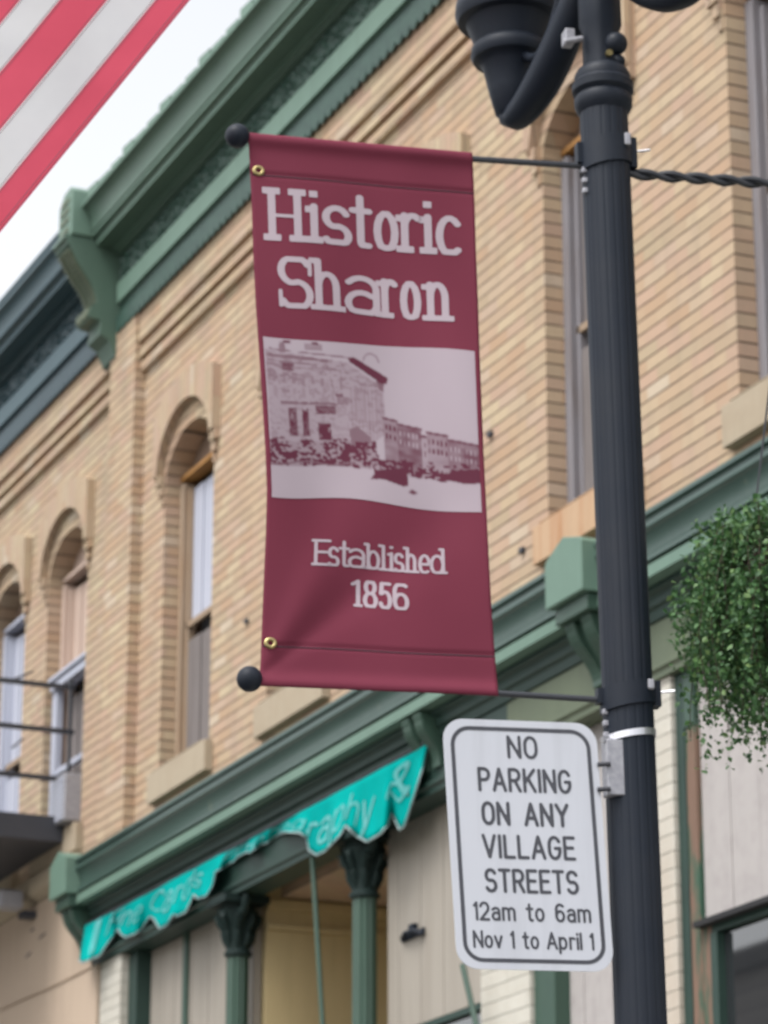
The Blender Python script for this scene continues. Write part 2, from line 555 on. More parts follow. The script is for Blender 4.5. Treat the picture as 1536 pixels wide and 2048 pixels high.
SLAB = {
    'H': [(0, 0), (.56, 0), (0, 1), (.56, 1)], 'i': [(0, 0)], 'r': [(.06, 0)], 'h': [(0, 0), (.5, 0)],
    'n': [(0, 0), (.5, 0)], 'E': [(0, 0), (0, 1)], 'd': [(.5, 0)], 'l': [(0, 0)], '1': [(.16, 0)], 'b': [(0, 0)]}
SLABL = {'i': [(0, XH)], 'r': [(.06, XH)], 'h': [(0, 1)], 'n': [(0, XH)], 'l': [(0, 1)], 'b': [(0, 1)], 'd': [(.5, 1)], 't': []}


def text_strokes(txt, slab=False, gap=.28, space=.55):
    """-> list of (thick flag, polyline) and total width"""
    out, x = [], 0.0
    for ch in txt:
        if ch == ' ':
            x += space
            continue
        w_, ls = G[ch]
        for l in ls:
            out.append((0, [(x + a, c) for a, c in l]))
        if slab:
            for (a, c) in SLAB.get(ch, []):
                out.append((1, [(x + a - SER, c + (.045 if c < .5 else -.045)), (x + a + SER, c + (.045 if c < .5 else -.045))]))
            for (a, c) in SLABL.get(ch, []):
                out.append((1, [(x + a - SER, c - .045), (x + a, c - .045)]))
        x += w_ + gap
    return out, x - gap


def march(strokes, hw, hw2, cell, sx=1.0, fatv=1.0):
    # fatv > 1 makes horizontal strokes thinner than vertical ones
    """signed distance contouring of strokes -> list of polygons (2D). sx stretches x."""
    pts = [p for _, l in strokes for p in l]
    x0 = min(p[0] for p in pts) * sx - hw * 2
    x1 = max(p[0] for p in pts) * sx + hw * 2
    y0 = min(p[1] for p in pts) - hw * 2
    y1 = max(p[1] for p in pts) + hw * 2
    nx, ny = int((x1 - x0) / cell) + 2, int((y1 - y0) / cell) + 2
    X = x0 + np.arange(nx) * cell
    Y = y0 + np.arange(ny) * cell
    XX, YY = np.meshgrid(X, Y, indexing='ij')
    D = np.full(XX.shape, 1e9)
    for th, l in strokes:
        h = hw2 if th == 1 else (hw * .55 if th == 2 else hw)
        for (ax, ay), (bx, by) in zip(l[:-1], l[1:]):
            ax, bx = ax * sx, bx * sx
            dx, dy = bx - ax, by - ay
            L2 = dx * dx + dy * dy + 1e-12
            t = np.clip(((XX - ax) * dx + (YY - ay) * dy) / L2, 0, 1)
            if th == 1:    # square ended bars
                d = np.maximum(np.abs(YY - ay), np.maximum(ax - XX, XX - bx) + h) - h
            else:
                d = np.hypot(XX - ax - t * dx, (YY - ay - t * dy) * fatv) - h
            D = np.minimum(D, d)
    return contour(D, X, Y)


def contour(D, X, Y):
    polys = []
    ins = D < 0
    nx, ny = D.shape
    any_ = ins[:-1, :-1] | ins[1:, :-1] | ins[1:, 1:] | ins[:-1, 1:]
    for i, j in zip(*np.nonzero(any_)):
        c = [(i, j), (i + 1, j), (i + 1, j + 1), (i, j + 1)]
        poly = []
        for k in range(4):
            a, b_ = c[k], c[(k + 1) % 4]
            da, db = D[a], D[b_]
            if da < 0:
                poly.append((X[a[0]], Y[a[1]]))
            if (da < 0) != (db < 0):
                t = da / (da - db)
                poly.append((X[a[0]] + t * (X[b_[0]] - X[a[0]]), Y[a[1]] + t * (Y[b_[1]] - Y[a[1]])))
        if len(poly) > 2:
            polys.append(poly)
    return polys


def put_text(mb, txt, fn, x0, x1, ybase, cap, slab=False, hw=.075, hw2=.075, gap=.28, space=.55, cell=.03, slant=0.0):
    """fn(s, t) -> 3D; s from x0 to x1, t upward from ybase"""
    st, wd = text_strokes(txt, slab, gap, space)
    xs = [p[0] for _, l in st for p in l]
    mn, mx = min(xs), max(xs)
    sx = ((x1 - x0) / cap - 2 * hw) / (mx - mn)
    for poly in march(st, hw, hw2, cell, sx):
        vs = []
        for a, c in poly:
            s_ = x0 + (a - mn * sx + hw) * cap + slant * c * cap
            vs.append(fn(s_, ybase + c * cap))
        mb.add(vs, [tuple(range(len(vs)))])


# ================================================================== GROUND, ROAD
def ground_mat(name, c1, c2, s=3):
    return paint(name, c1, c2, .9, s, bmp=.4)


gm = MB()
gm.add([(-400, -400, -0.15), (400, -400, -0.15), (400, 400, -0.15), (-400, 400, -0.15)], [(0, 1, 2, 3)])
tag(gm.build('ground', ground_mat('dusty ground', (0.16, 0.15, 0.12), (0.12, 0.11, 0.09))), kind='structure')
gm = MB().box(-120, 80, -13.0, -3.4, -0.146, -0.13)
tag(gm.build('road', ground_mat('asphalt', (0.055, 0.055, 0.057), (0.04, 0.04, 0.042), 8)), kind='structure')
gm = MB().box(-120, 80, -3.396, -0.6, -0.146, 0.0)
gm.box(-120, 80, -16.0, -13.004, -0.146, 0.0)
tag(gm.build('pavement', ground_mat('concrete', (0.34, 0.33, 0.30), (0.28, 0.27, 0.25), 3)), kind='structure')

# ================================================================== MAIN BRICK BUILDING
PARTY = -19.24
XR = -4.0
T_BRICK = 9.67
bb = empty('brick_building', (-12, 0, 0))
tag(bb, 'two storey cream brick shop building with green cornices and boarded arched windows', 'building')
lb = empty('brick_building', (-22.5, 0, 0))
tag(lb, 'cream brick building at the far left with dark blue green cornice and beige ground floor', 'building')

OPW = .89
JL = [-18.27, -16.445, -14.62, -12.795, -10.97, -9.145, -7.32]
LJ = [-20.71, -22.13, -23.55, -24.97]
SILL, SPR = 6.32, 8.22


def inner(x, c, hw=.445, rise=.30, spr=SPR):
    t = max(0.0, 1 - ((x - c) / hw) ** 2)
    return spr + rise * math.sqrt(t)


def outer(x, c):
    return inner(x, c, .50, .42, 8.24)


def wall_front(mb, x0, x1, z0, z1, opens, y=0.0, hw=.445, arch=inner, sill=SILL, depth=.30):
    """front sheet with arched openings and their reveals"""
    xs = x0
    for l in opens:
        r = l + 2 * hw
        c = l + hw
        mb.add([(xs, y, z0), (l, y, z0), (l, y, z1), (xs, y, z1)], [(0, 1, 2, 3)])
        mb.add([(l, y, z0), (r, y, z0), (r, y, sill), (l, y, sill)], [(0, 1, 2, 3)])
        n = 22
        X = [c - hw * math.cos(math.pi * i / n) for i in range(n + 1)]
        for i in range(n):
            a, b_ = X[i], X[i + 1]
            za, zb = arch(a, c), arch(b_, c)
            mb.add([(a, y, za), (b_, y, zb), (b_, y, z1), (a, y, z1)], [(0, 1, 2, 3)])
            mb.add([(a, y, za), (b_, y, zb), (b_, y + depth, zb), (a, y + depth, za)], [(0, 1, 2, 3)])
        for x in (l, r):
            mb.add([(x, y, sill), (x, y + depth, sill), (x, y + depth, arch(x, c)), (x, y, arch(x, c))], [(0, 1, 2, 3)])
        mb.add([(l, y, sill), (r, y, sill), (r, y + depth, sill), (l, y + depth, sill)], [(0, 1, 2, 3)])
        xs = r
    mb.add([(xs, y, z0), (x1, y, z0), (x1, y, z1), (xs, y, z1)], [(0, 1, 2, 3)])


mb = MB()
wall_front(mb, PARTY, XR, 5.3, 9.172, JL[:7])
mb.box(PARTY, XR, .302, 9, 5.3, 10.3)          # solid body behind
o = mb.build('wall', M['brick'], bb)
mb = MB()
wall_front(mb, -28, PARTY, 5.3, 9.172, LJ[::-1])
mb.box(-28, PARTY - .004, .302, 9, 4.8, 10.2)
mb.box(-28, PARTY - .004, .05, .30, 4.9, 5.29)
mb.build('wall', M['brick_b'], lb)


def corbels(x0, x1, par, mt):
    mb = MB()
    # three projecting courses, each stepping out further
    pr = [(0.0, 9.172), (.034, 9.172), (.034, 9.236), (-.004, 9.24), (-.004, 9.276), (.046, 9.276), (.046, 9.34), (.002, 9.344), (.002, 9.38),
          (.056, 9.38), (.056, 9.80), (-.10, 9.80), (-.10, 9.172)]
    mb.ext_x(pr, x0, x1)
    mb.build('corbel_band', mt, par)


corbels(-18.718, XR, bb, M['brick'])
corbels(-28, -19.242, lb, M['brick_b'])
mb = MB().box(-19.24, -18.72, -.075, 0.1, 5.80, 9.60)
mb.build('pilaster', M['brick'], bb)
# small projecting tie course on the pilaster
for x in (-7.9,):
    pass


def hood(x_l, par, mt, bld):
    c = x_l + .445
    mb = MB()
    n = 24
    H = .545
    X = [c - H + 2 * H * i / n for i in range(n + 1)]
    yf, yb = -.058, .0
    for i in range(n):
        a, b_ = X[i], X[i + 1]

        def top(x):
            return 8.73 + .13 * (1 - ((x - c) / H) ** 2)

        def bot(x):
            if abs(x - c) >= .4999:
                return 8.30
            return outer(x, c)
        za, zb, ta, tb = bot(a), bot(b_), top(a), top(b_)
        if (a + b_) / 2 - c < -.4999 or (a + b_) / 2 - c > .4999:
            za = zb = 8.30
        q = [(a, yf, za), (b_, yf, zb), (b_, yf, tb), (a, yf, ta)]
        mb.add(q, [(0, 1, 2, 3)])
        mb.add([(a, yf, ta), (b_, yf, tb), (b_, yb, tb), (a, yb, ta)], [(0, 1, 2, 3)])
        mb.add([(a, yf, za), (b_, yf, zb), (b_, yb + .0, zb), (a, yb, za)], [(0, 1, 2, 3)])
    for x in (c - H, c + H):
        mb.add([(x, yf, 8.30), (x, yb, 8.30), (x, yb, 8.73), (x, yf, 8.73)], [(0, 1, 2, 3)])
    # corbel steps under the ears
    for s in (-1, 1):
        for k, zz in enumerate((8.30, 8.232, 8.164)):
            a = c + s * (.445 + .012)
            b_ = c + s * (.545 - .03 * k)
            mb.box(min(a, b_), max(a, b_), -.056 + .014 * (k + 1), .001, zz - .066, zz - .002)
    return mb


def make_window(x_l, par, brick, upper, lower, frame, mid=7.22, uppermid=None, extra=None, sillmat='stone', tymp='brownwood', lint='orange', jambm=None):
    c = x_l + .445
    x_r = x_l + .89
    fm = MB()
    y0 = .10
    fw = .07
    fm.box(x_l + .001, x_l + fw, y0, y0 + .10, SILL + .002, 8.24)
    fm.box(x_r - fw, x_r - .001, y0, y0 + .10, SILL + .002, 8.24)
    fm.box(x_l + fw, x_r - fw, y0 + .01, y0 + .10, SILL + .002, SILL + .06)
    fm.box(x_l + fw, x_l + fw + .03, y0 + .035, y0 + .09, SILL + .06, 8.2)
    fm.box(x_r - fw - .045, x_r - fw, y0 + .035, y0 + .09, SILL + .06, 8.2)
    win = fm.build('window', M[frame], par, bevel=.004)
    MB().box(x_l + .002, x_r - .002, y0 + .0, y0 + .1, 8.262, 8.29).build('lintel', M[lint], win)
    # tympanum board filling the arch
    n = 20
    mb = MB()
    for i in range(n):
        a = x_l + .002 + .886 * i / n
        b_ = x_l + .002 + .886 * (i + 1) / n
        mb.add([(a, .16, 8.292), (b_, .16, 8.292), (b_, .16, inner(b_, c) + .0), (a, .16, inner(a, c))], [(0, 1, 2, 3)])
    mb.build('tympanum', M[tymp], win)
    a, b_ = x_l + fw + .03, x_r - fw - .045
    mb = MB()
    nb = 4
    for i in range(nb):
        xa = a + (b_ - a) * i / nb
        xb = a + (b_ - a) * (i + 1) / nb
        mb.box(xa, xb - .004, .165 + .008 * (i % 2), .20, mid + .05, 8.20)
    up = mb.build('upper_board' if upper != 'whiteblue' else 'upper_sash', M[upper], win)
    MB().box(x_l + fw - .004, x_r - fw + .004, y0 + .035, .16, mid - .012, mid + .025).build('ledge', M['tanwood' if upper != 'pinkboard' else 'whiteblue'], win)
    mb = MB()
    nb = 3
    for i in range(nb):
        xa = a + (b_ - a) * i / nb
        xb = a + (b_ - a) * (i + 1) / nb
        mb.box(xa, xb - .004, .145 + .008 * (i % 2), .21, SILL + .06, mid - .10)
    mb.build('lower_board', M[lower], win)
    MB().box(a, b_, .23, .27, SILL, 8.24).build('pane', M['dark'], win)
    mb = MB()
    mb.box(x_l - .07, x_r + .07, -.055, .0, 6.12, SILL - .01)
    mb.box(x_l + .002, x_r - .002, -.055, .14, SILL - .008, SILL)
    mb.build('sill', M[sillmat], win, bevel=.006)
    hood(x_l, par, brick, win).build('hood', M['hood'], win)
    return win


make_window(JL[0], bb, M['brick'], 'whiteblue', 'greywood', 'tanwood', mid=7.27)
make_window(JL[1], bb, M['brick'], 'greywood', 'greywood', 'jamb')
make_window(JL[2], bb, M['brick'], 'greywood', 'greywood', 'jamb')
make_window(JL[3], bb, M['brick'], 'greywood', 'greywood', 'jamb', mid=7.30, sillmat='stone_rust')
make_window(JL[4], bb, M['brick'], 'greywood', 'greywood', 'jamb', mid=7.30)
make_window(JL[5], bb, M['brick'], 'greywood', 'greywood', 'jamb', mid=7.30)
make_window(JL[6], bb, M['brick'], 'greywood', 'greywood', 'jamb', mid=7.30)
w1 = make_window(LJ[0], lb, M['brick_b'], 'pinkboard', 'greywood', 'pinkboard', mid=7.48, lint='pinkboard', tymp='pinkboard')
mb = MB()
mb.box(LJ[0] + .02, LJ[0] + .87, .03, .10, 7.44, 7.50)
mb.box(LJ[0] + .02, LJ[0] + .87, .01, .10, 7.505, 7.53)
mb.box(LJ[0] + .02, LJ[0] + .12, .05, .10, 6.33, 7.438)
mb.box(LJ[0] + .80, LJ[0] + .87, .05, .10, 6.33, 7.438)
mb.box(LJ[0] + .12, LJ[0] + .80, .06, .10, 6.82, 6.86)
mb.build('storm_frame', M['whiteblue'], w1, bevel=.003)
for k in (1, 2, 3):
    make_window(LJ[k], lb, M['brick_b'], 'whiteblue', 'whiteblue', 'whiteblue', mid=7.2, lint='whiteblue')


# ------------------------------------------------------------------ upper cornice
def cornice(x0, x1, par, cols, crest=True, top=10.57):
    """cols: body, light band, dark, frieze. returns root part"""
    body, light, dark, frz = cols
    d = top - 10.57
    mb = MB()
    # crown moulding: projects .30, cove underneath
    cr = [(.0, 10.46 + d), (.36, 10.494 + d), (.36, 10.464 + d), (.345, 10.46 + d)]
    for i in range(9):
        a = math.pi / 2 * i / 8
        cr.append((.345 - .055 * math.sin(a), 10.455 + d - .115 * (1 - math.cos(a)) - .02 * i / 8))
    cr += [(.29, 10.30), (.272, 10.292), (.272, 10.268), (.25, 10.262), (.25, 10.235), (.24, 10.23), (.24, 10.207), (.0, 10.205)]
    mb.ext_x(cr, x0, x1)
    cor = mb.build('cornice', body, par, smooth=True, autosm=35)
    mb = MB()
    for (wa, za, wb, zb_) in ((.361, 10.470, .366, 10.492), (.273, 10.270, .281, 10.290), (.241, 10.209, .249, 10.228), (.121, 10.190, .130, 10.203)):
        mb.ext_x([(wa - .02, za), (wb, za), (wb, zb_), (wa - .02, zb_)], x0, x1)
    mb.build('bead', light, cor)
    mb = MB()
    mb.ext_x([(.0, 10.204), (.125, 10.204), (.12, 10.19), (.10, 10.186), (.098, 10.172), (.07, 10.165), (.0, 10.16)], x0, x1)
    mb.build('bed_moulding', body, cor)
    MB().ext_x([(.0, 10.159), (.06, 10.159), (.06, 9.947), (.0, 9.947)], x0, x1).build('frieze', frz, cor)
    MB().ext_x([(.0, 9.945), (.09, 9.945), (.093, 9.93), (.09, 9.80), (.0, 9.795)], x0, x1).build('fascia', light, cor)
    MB().ext_x([(.0, 9.793), (.062, 9.793), (.060, 9.725), (.075, 9.71), (.078, 9.62), (-.0, 9.62)], x0, x1).build('lower_moulding', frz, cor)
    # scalloped drop ornament under the cornice, one pressed strip
    n = int((x1 - x0) / .10)
    pts = [(x0, 9.70)]
    for i in range(n):
        cx = x0 + (x1 - x0) * (i + .5) / n
        pts += [(cx + .048 * math.cos(math.radians(a)), 9.615 + .045 * math.sin(math.radians(a))) for a in range(180, 361, 30)]
    pts.append((x1, 9.70))
    MB().prism(pts, -.090, -.0785).build('scallop_trim', frz, cor)
    # pressed relief on the frieze, one continuous sheet
    mb = MB()
    r = random.Random(int(abs(x0) * 7))
    nx, nz = int((x1 - x0) / .022), 10
    vs = [(x0 + (x1 - x0) * i / nx, -.0605 - (r.random() ** 1.5 * .03 if 0 < j < nz else 0), 9.955 + .20 * j / nz) for i in range(nx + 1) for j in range(nz + 1)]
    mb.add(vs, [(i * (nz + 1) + j, i * (nz + 1) + j + 1, (i + 1) * (nz + 1) + j + 1, (i + 1) * (nz + 1) + j) for i in range(nx) for j in range(nz)])
    mb.build('relief', frz, cor)
    if crest:
        mb = MB()
        x = x0 + .1
        i = 0
        while x < x1:
            h = .045 if i % 3 else .075
            mb.prism([(x, 10.496 + d), (x + .20, 10.496 + d), (x + .20, 10.496 + d + h * .75), (x + .0, 10.496 + d + h)], -.355, -.33)
            x += .24
            i += 1
        mb.build('cresting', light, cor)
    return cor


M['frieze'] = paint('pressed metal green paint', (0.032, 0.075, 0.056), (0.018, 0.045, 0.036), .5, 14.0, stops=(.35, .7), amt=.9, bmp=.4, streak=((0.20, 0.22, 0.21), .74))
M['crown'] = paint('crown green paint', (0.082, 0.136, 0.103), (0.06, 0.102, 0.08), .5, 2.0, streak=((0.035, 0.06, 0.048), .66))
cor = cornice(-19.10, XR, bb, (M['crown'], M['green_lt'], M['green_dk'], M['frieze']))
corl = cornice(-28, -19.40, lb, (M['bluegreen_lt'], M['bluegreen_lt'], M['bluegreen'], M['bluegreen']), crest=False, top=10.53)
# great end bracket between the two cornices
mb = MB()
xa, xb = -19.40, -19.11
mb.prism([(xa, 10.27), (xb, 10.27), (xb, 10.60), (xb - .05, 10.64), (xa + .10, 10.63), (xa, 10.55)], -.43, 0)
mb.build('end_bracket', M['green_lt'], cor, bevel=.008)
mb = MB()
pr = [(0, 10.268), (.475, 10.268), (.475, 10.235), (.45, 10.225), (.45, 10.20), (.42, 10.18)]
for i in range(11):
    a = i / 10
    pr.append((.42 - .20 * a ** .85 + .012 * math.sin(a * 6.28), 10.17 - .36 * a))
pr += [(.22, 9.80), (.265, 9.76), (.285, 9.71), (.27, 9.68), (.20, 9.67), (.19, 9.63), (.20, 9.60), (.195, 9.57), (.13, 9.53), (.10, 9.46), (.085, 9.42), (0, 9.38)]
mb.ext_x(pr, xa + .015, xb - .015)
for i in range(13):          # leaf relief running down the front
    a = i / 12
    wv = .425 - .20 * a ** .85 + .012 * math.sin(a * 6.28)
    zc = 10.16 - .34 * a
    for q, cx in enumerate((xa + .065, (xa + xb) / 2, xb - .065)):
        mb.box(cx - .028, cx + .028, -wv - .012, -wv + .05, zc - .012 + .006 * (q == 1), zc + .007 + .006 * (q == 1), 1)
for zz in (10.31, 10.39, 10.46, 10.53):
    mb.box(xa + .06, xb - .06, -.438, -.42, zz, zz + .035, 1)
for k in range(5):
    mb.box(xa + .03 + .05 * k, xa + .065 + .05 * k, -.29, -.22, 9.70 - .012 * (k % 2), 9.755, 1)
mb.build('bracket_console', [M['crown'], M['olive']], cor, bevel=.003)

# ------------------------------------------------------------------ storefront cornice
X0, X1 = -19.42, XR
mb = MB()
pr = [(0, 5.99), (.17, 5.975), (.17, 5.955), (.15, 5.95), (.15, 5.925), (.168, 5.915), (.168, 5.90)]
for i in range(9):
    a = math.pi * .5 * i / 8
    pr.append((.165 - .04 * math.sin(a), 5.895 - .10 * (1 - math.cos(a)) - .01 * i / 8))
pr += [(.122, 5.78), (.15, 5.775), (.15, 5.757), (.0, 5.757)]
mb.ext_x(pr, X0, X1)
sf = mb.build('storefront_cornice', M['teal_cyma'], bb, smooth=True, autosm=30)
MB().ext_x([(0, 5.756), (.12, 5.756), (.12, 5.742), (.148, 5.735), (.148, 5.68), (.0, 5.675)], X0, X1).build('fascia', M['green_lt'], sf)
MB().ext_x([(0, 5.674), (.08, 5.674), (.08, 5.655), (.05, 5.64), (.05, 5.60), (.03, 5.59), (.025, 5.545), (0, 5.54)], X0, X1).build('bed_moulding', M['green_dk'], sf)  # dark green puts the shade below the cornice into the colour
MB().ext_x([(-.15, 5.539), (.012, 5.539), (.012, 5.35), (.035, 5.34), (.035, 5.32), (.02, 5.31), (.02, 5.28), (-.15, 5.28)], -13.25, X1).build('frieze', M['olive'], sf)
MB().ext_x([(-.15, 5.539), (.012, 5.539), (.012, 5.35), (.035, 5.34), (.035, 5.32), (.02, 5.31), (.02, 5.28), (-.15, 5.28)], X0 + .002, -13.252).build('frieze', M['green_dk'], sf)  # left length coloured darker than the olive one for shade under the cornice


def sblock(xc, wd, zt=6.03):
    mb = MB()
    a, b_ = xc - wd / 2, xc + wd / 2
    mb.prism([(a, 5.745), (b_, 5.745), (b_, 5.98), (b_ - .02, 6.0), (xc, 6.045), (a + .02, 5.98), (a, 5.96)], -.235, 0)
    mb.build('end_block', M['green_lt'], sf, bevel=.005)
    mb = MB()
    mb.box(a + .03, b_ - .02, -.20, 0, 5.665, 5.738)
    pr = [(0, 5.663), (.17, 5.663), (.165, 5.64)]
    for i in range(9):
        t = i / 8
        pr.append((.16 - .13 * t + .012 * math.sin(t * 6.28), 5.63 - .22 * t))
    pr += [(.03, 5.38), (0, 5.38)]
    mb.ext_x(pr, a + .06, a + .15)
    mb.ext_x(pr, b_ - .15, b_ - .06)
    mb.ext_x([(p[0] * .8, p[1]) for p in pr], a + .155, b_ - .155)
    mb.build('console', M['green'], sf, bevel=.004)


sblock(-19.55, .33)
sblock(-12.20, .37)
sblock(-5.0, .42)
mb = MB()
for a in (-14.22, -14.08):
    pr = [(0, 5.663), (.14, 5.663), (.135, 5.64)]
    for i in range(9):
        t = i / 8
        pr.append((.13 - .10 * t + .012 * math.sin(t * 6.28), 5.63 - .20 * t))
    pr += [(.03, 5.40), (0, 5.40)]
    mb.ext_x(pr, a, a + .09)
mb.build('console', M['green'], sf)

# ------------------------------------------------------------------ storefront below
ZB = 5.278
def part(name, mt, x0, x1, y0, y1, z0, z1, par=bb, bevel=.0):
    return MB().box(x0, x1, y0, y1, z0, z1).build(name, M[mt], par, bevel=bevel)


part('brick_pier', 'brick_w', -19.30, -18.90, 0.0, .3, 0, ZB)
part('brick_pier', 'brick_w', -13.60, -13.072, 0.0, .3, 0, ZB)
part('brick_pier', 'brick_w', -12.16, -11.655, 0.0, .3, 0, ZB)
part('post', 'green_dk', -18.898, -18.75, .05, .3, 0, ZB, bevel=.006)
part('post', 'green', -13.070, -12.862, .02, .3, 0, ZB, bevel=.006)
part('post', 'green_dk', -11.653, -11.585, .02, .3, 0, ZB, bevel=.004)
part('post', 'peel', -11.583, -11.50, .025, .3, 0, 5.02, bevel=.006)
part('post', 'green', -11.583, -11.50, .02, .3, 5.022, ZB, bevel=.004)
mb = MB()
for px, py in ((1049, 1100), (497, 1242), (985, 868)):
    x, z = fac(px, py)
    MB().box(x - .03, x + .012, -.02, .01, z - .012, z + .012).build('wall_anchor', M['darkgrey'], bb)


def boards(x0, x1, y, z0, z1, mt, bw=.145, name='board_panel'):
    mb = MB()
    n = max(1, int(round((x1 - x0) / bw)))
    for i in range(n):
        a = x0 + (x1 - x0) * i / n
        b_ = x0 + (x1 - x0) * (i + 1) / n
        mb.box(a + .001, b_ - .003, y + .002 * (i % 2), y + .05, z0, z1)
    return mb.build(name, M[mt], bb, bevel=.0015)


M['capital'] = paint('green paint with cornice shade', (0.012, 0.024, 0.022), (0.008, 0.016, 0.015), .6, 4.0, spec=.2)  # near-black colour carries the shade under the cornice
M['boards'] = paint('cream vertical boards', (0.31, 0.28, 0.24), (0.24, 0.21, 0.175), .6, 2.0, vscale=(5, 5, .4), amt=.6)
M['boards2'] = paint('flaking white boards', (0.37, 0.345, 0.335), (0.27, 0.245, 0.24), .7, 4.0, vscale=(3, 3, 3), amt=.5, bmp=.3)
boards(-18.748, -16.98, .15, 0, ZB, 'boards')
part('mullion', 'green', -18.12, -18.05, .13, .149, 0, ZB)
boards(-15.0, -13.602, .13, 4.20, ZB, 'boards')
boards(-12.86, -12.162, .10, 0.6, ZB, 'boards2')
boards(-11.498, -6.0, .05, 4.16, ZB, 'boards2', .24)


def shop_window(x0, x1, zt, y):
    f = MB().box(x0, x1, y - .0, y + .05, zt - .03, zt).build('shop_window', M['green_dk'], bb)
    m_ = MB()
    m_.box(x0, x0 + .055, y - .01, y + .05, .6, zt - .032)
    m_.box(x1 - .06, x1, y - .01, y + .05, .6, zt - .032)
    x = x0 + 1.3
    while x < x1 - .5:
        m_.box(x, x + .07, y - .01, y + .05, .6, zt - .032)
        x += 1.4
    m_.build('frame', M['green_dk'], f, bevel=.004)
    MB().box(x0 + .03, x1 - .03, y + .03, y + .04, .6, zt - .034).build('pane', M['glass'], f)


shop_window(-15.0, -13.604, 4.198, .13)
shop_window(-11.415, -6.0, 4.132, .03)
part('post', 'peel', -11.498, -11.417, .03, .2, 0, 4.132)
part('drip_cap', 'dark', -11.498, -6.0, -.015, .06, 4.134, 4.158)
# recessed entry
mb = MB()
mb.box(-17.0, -16.93, .21, 2.2, 0, 5.60)
mb.build('entry_wall', M['tan'], bb)
mb = MB()
mb.box(-16.93, -16.905, .21, 2.2, 5.10, 5.135)
mb.box(-16.93, -16.90, .21, 2.2, 5.22, 5.275)
mb.build('entry_moulding', M['tan'], bb)
part('entry_ceiling', 'tan', -16.929, -15.002, .151, 2.2, 5.40, 5.46)
part('entry_back_wall', 'tan', -16.929, -15.0, 2.2, 2.3, 0, 5.60)
part('entry_wall', 'tan', -15.08, -15.002, .19, 2.2, 0, 5.60)


def column(xc):
    mb = MB()
    mb.lathe([(.078, 0), (.078, .3), (.068, .32), (.065, 5.0)], 40, (xc, -.0 + .05), flute=10, fa=.007)
    c = mb.build('column', M['green'], bb, smooth=True, autosm=40)
    mb = MB()
    prof = [(.066, 4.93), (.082, 4.94), (.082, 4.96), (.070, 4.97), (.072, 5.05), (.088, 5.12), (.112, 5.17), (.12, 5.20), (.10, 5.21), (.105, 5.235)]
    mb.lathe(prof, 28, (xc, .05))
    mb.box(xc - .145, xc + .145, -.09, .19, 5.236, 5.279)
    # curled leaves of the capital
    for k in range(8):
        a = math.pi / 4 * k + .39
        for zz, rr in ((5.06, .082), (5.15, .115)):
            p = [(xc + rr * .7 * math.cos(a), .05 + rr * .7 * math.sin(a), zz - .07), (xc + rr * math.cos(a), .05 + rr * math.sin(a), zz - .02),
                 (xc + rr * 1.12 * math.cos(a), .05 + rr * 1.12 * math.sin(a), zz + .025), (xc + rr * 1.2 * math.cos(a), .05 + rr * 1.2 * math.sin(a), zz + .0)]
            mb.tube(p, [.018, .02, .016, .01], 6)
    for sx in (-1, 1):   # side scrolls bracing the beam
        p = [(xc + sx * (.10 + .13 * t), .02, 5.14 + .11 * t + .02 * math.sin(t * 9)) for t in [i / 8 for i in range(9)]]
        mb.tube(p, [.03, .028, .026, .024, .024, .026, .028, .024, .012], 8)
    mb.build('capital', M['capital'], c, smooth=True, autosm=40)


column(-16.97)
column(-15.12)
# door hardware on the cream boards
x, z = fac(828, 1868, -.12)
mb = MB()
mb.tube([(x - .14, .115, z), (x - .05, .09, z + .01), (x + .07, .09, z + .005), (x + .12, .115, z - .02)], .012, 8)
mb.box(x - .16, x + .12, .118, .128, z - .018, z + .014)
mb.box(x - .03, x + .03, .10, .128, z + .02, z + .05)
tag(mb.build('wall_hook', M['blackmetal']), 'small black iron hook fixed to the cream boards right of the shop column', 'hook')

# ------------------------------------------------------------------ left building ground floor
mb = MB()
mb.box(-28, -19.432, -.02, .049, 5.284, 5.92)
mb.box(-28, -19.31, -.02, .049, 0, 5.282)
pan = mb.build('stucco_panel', M['beige'], lb)
mb = MB()
x0s, z0s = fac(0, 2020, .02)
x1s, z1s = fac(185, 1935, .02)
mb.tube([(x0s, -.024, z0s), ((x0s + x1s) / 2, -.03, (z0s + z1s) / 2 - .01), (x1s, -.024, z1s)], .004, 6)
tag(mb.build('wire', M['tanwood']), 'thin brown wire running across the beige wall at lower left', 'wire')
# rounded brick coping on the panel
mb = MB()
pr = [(0, 5.922)] + [(.06 + .035 * math.sin(a), 6.03 - .075 * math.cos(a)) for a in [math.pi * i / 10 for i in range(11)]] + [(0, 6.14)]
mb.ext_x(pr, -28, -19.76)
mb.build('coping', M['stone'], lb, smooth=True, autosm=50)
# stucco scratches and stains
mb = MB()
for (px, py, L, a) in ((85, 1872, .09, .35), (57, 1910, .07, .5), (125, 1825, .06, .2), (65, 1860, .05, .4)):
    x, z = fac(px, py, .02)
    mb.prism([(x - L, z - L * a * .3), (x, z - .008), (x + L, z + L * a * .3), (x, z + .008)], -.024, -.019)
mb.build('crack', M['darkgrey'], lb)

# ------------------------------------------------------------------ iron balcony at the far left
bal = empty('iron_balcony', (-20.3, -.02, 6.2))
tag(bal, 'dark iron balcony with horizontal rails against the left brick wall', 'balcony')


def facw(px, py, X):
    r = ray(px, py)
    t = (X - CAM.x) / r.x
    p = CAM + r * t
    return p.y, p.z


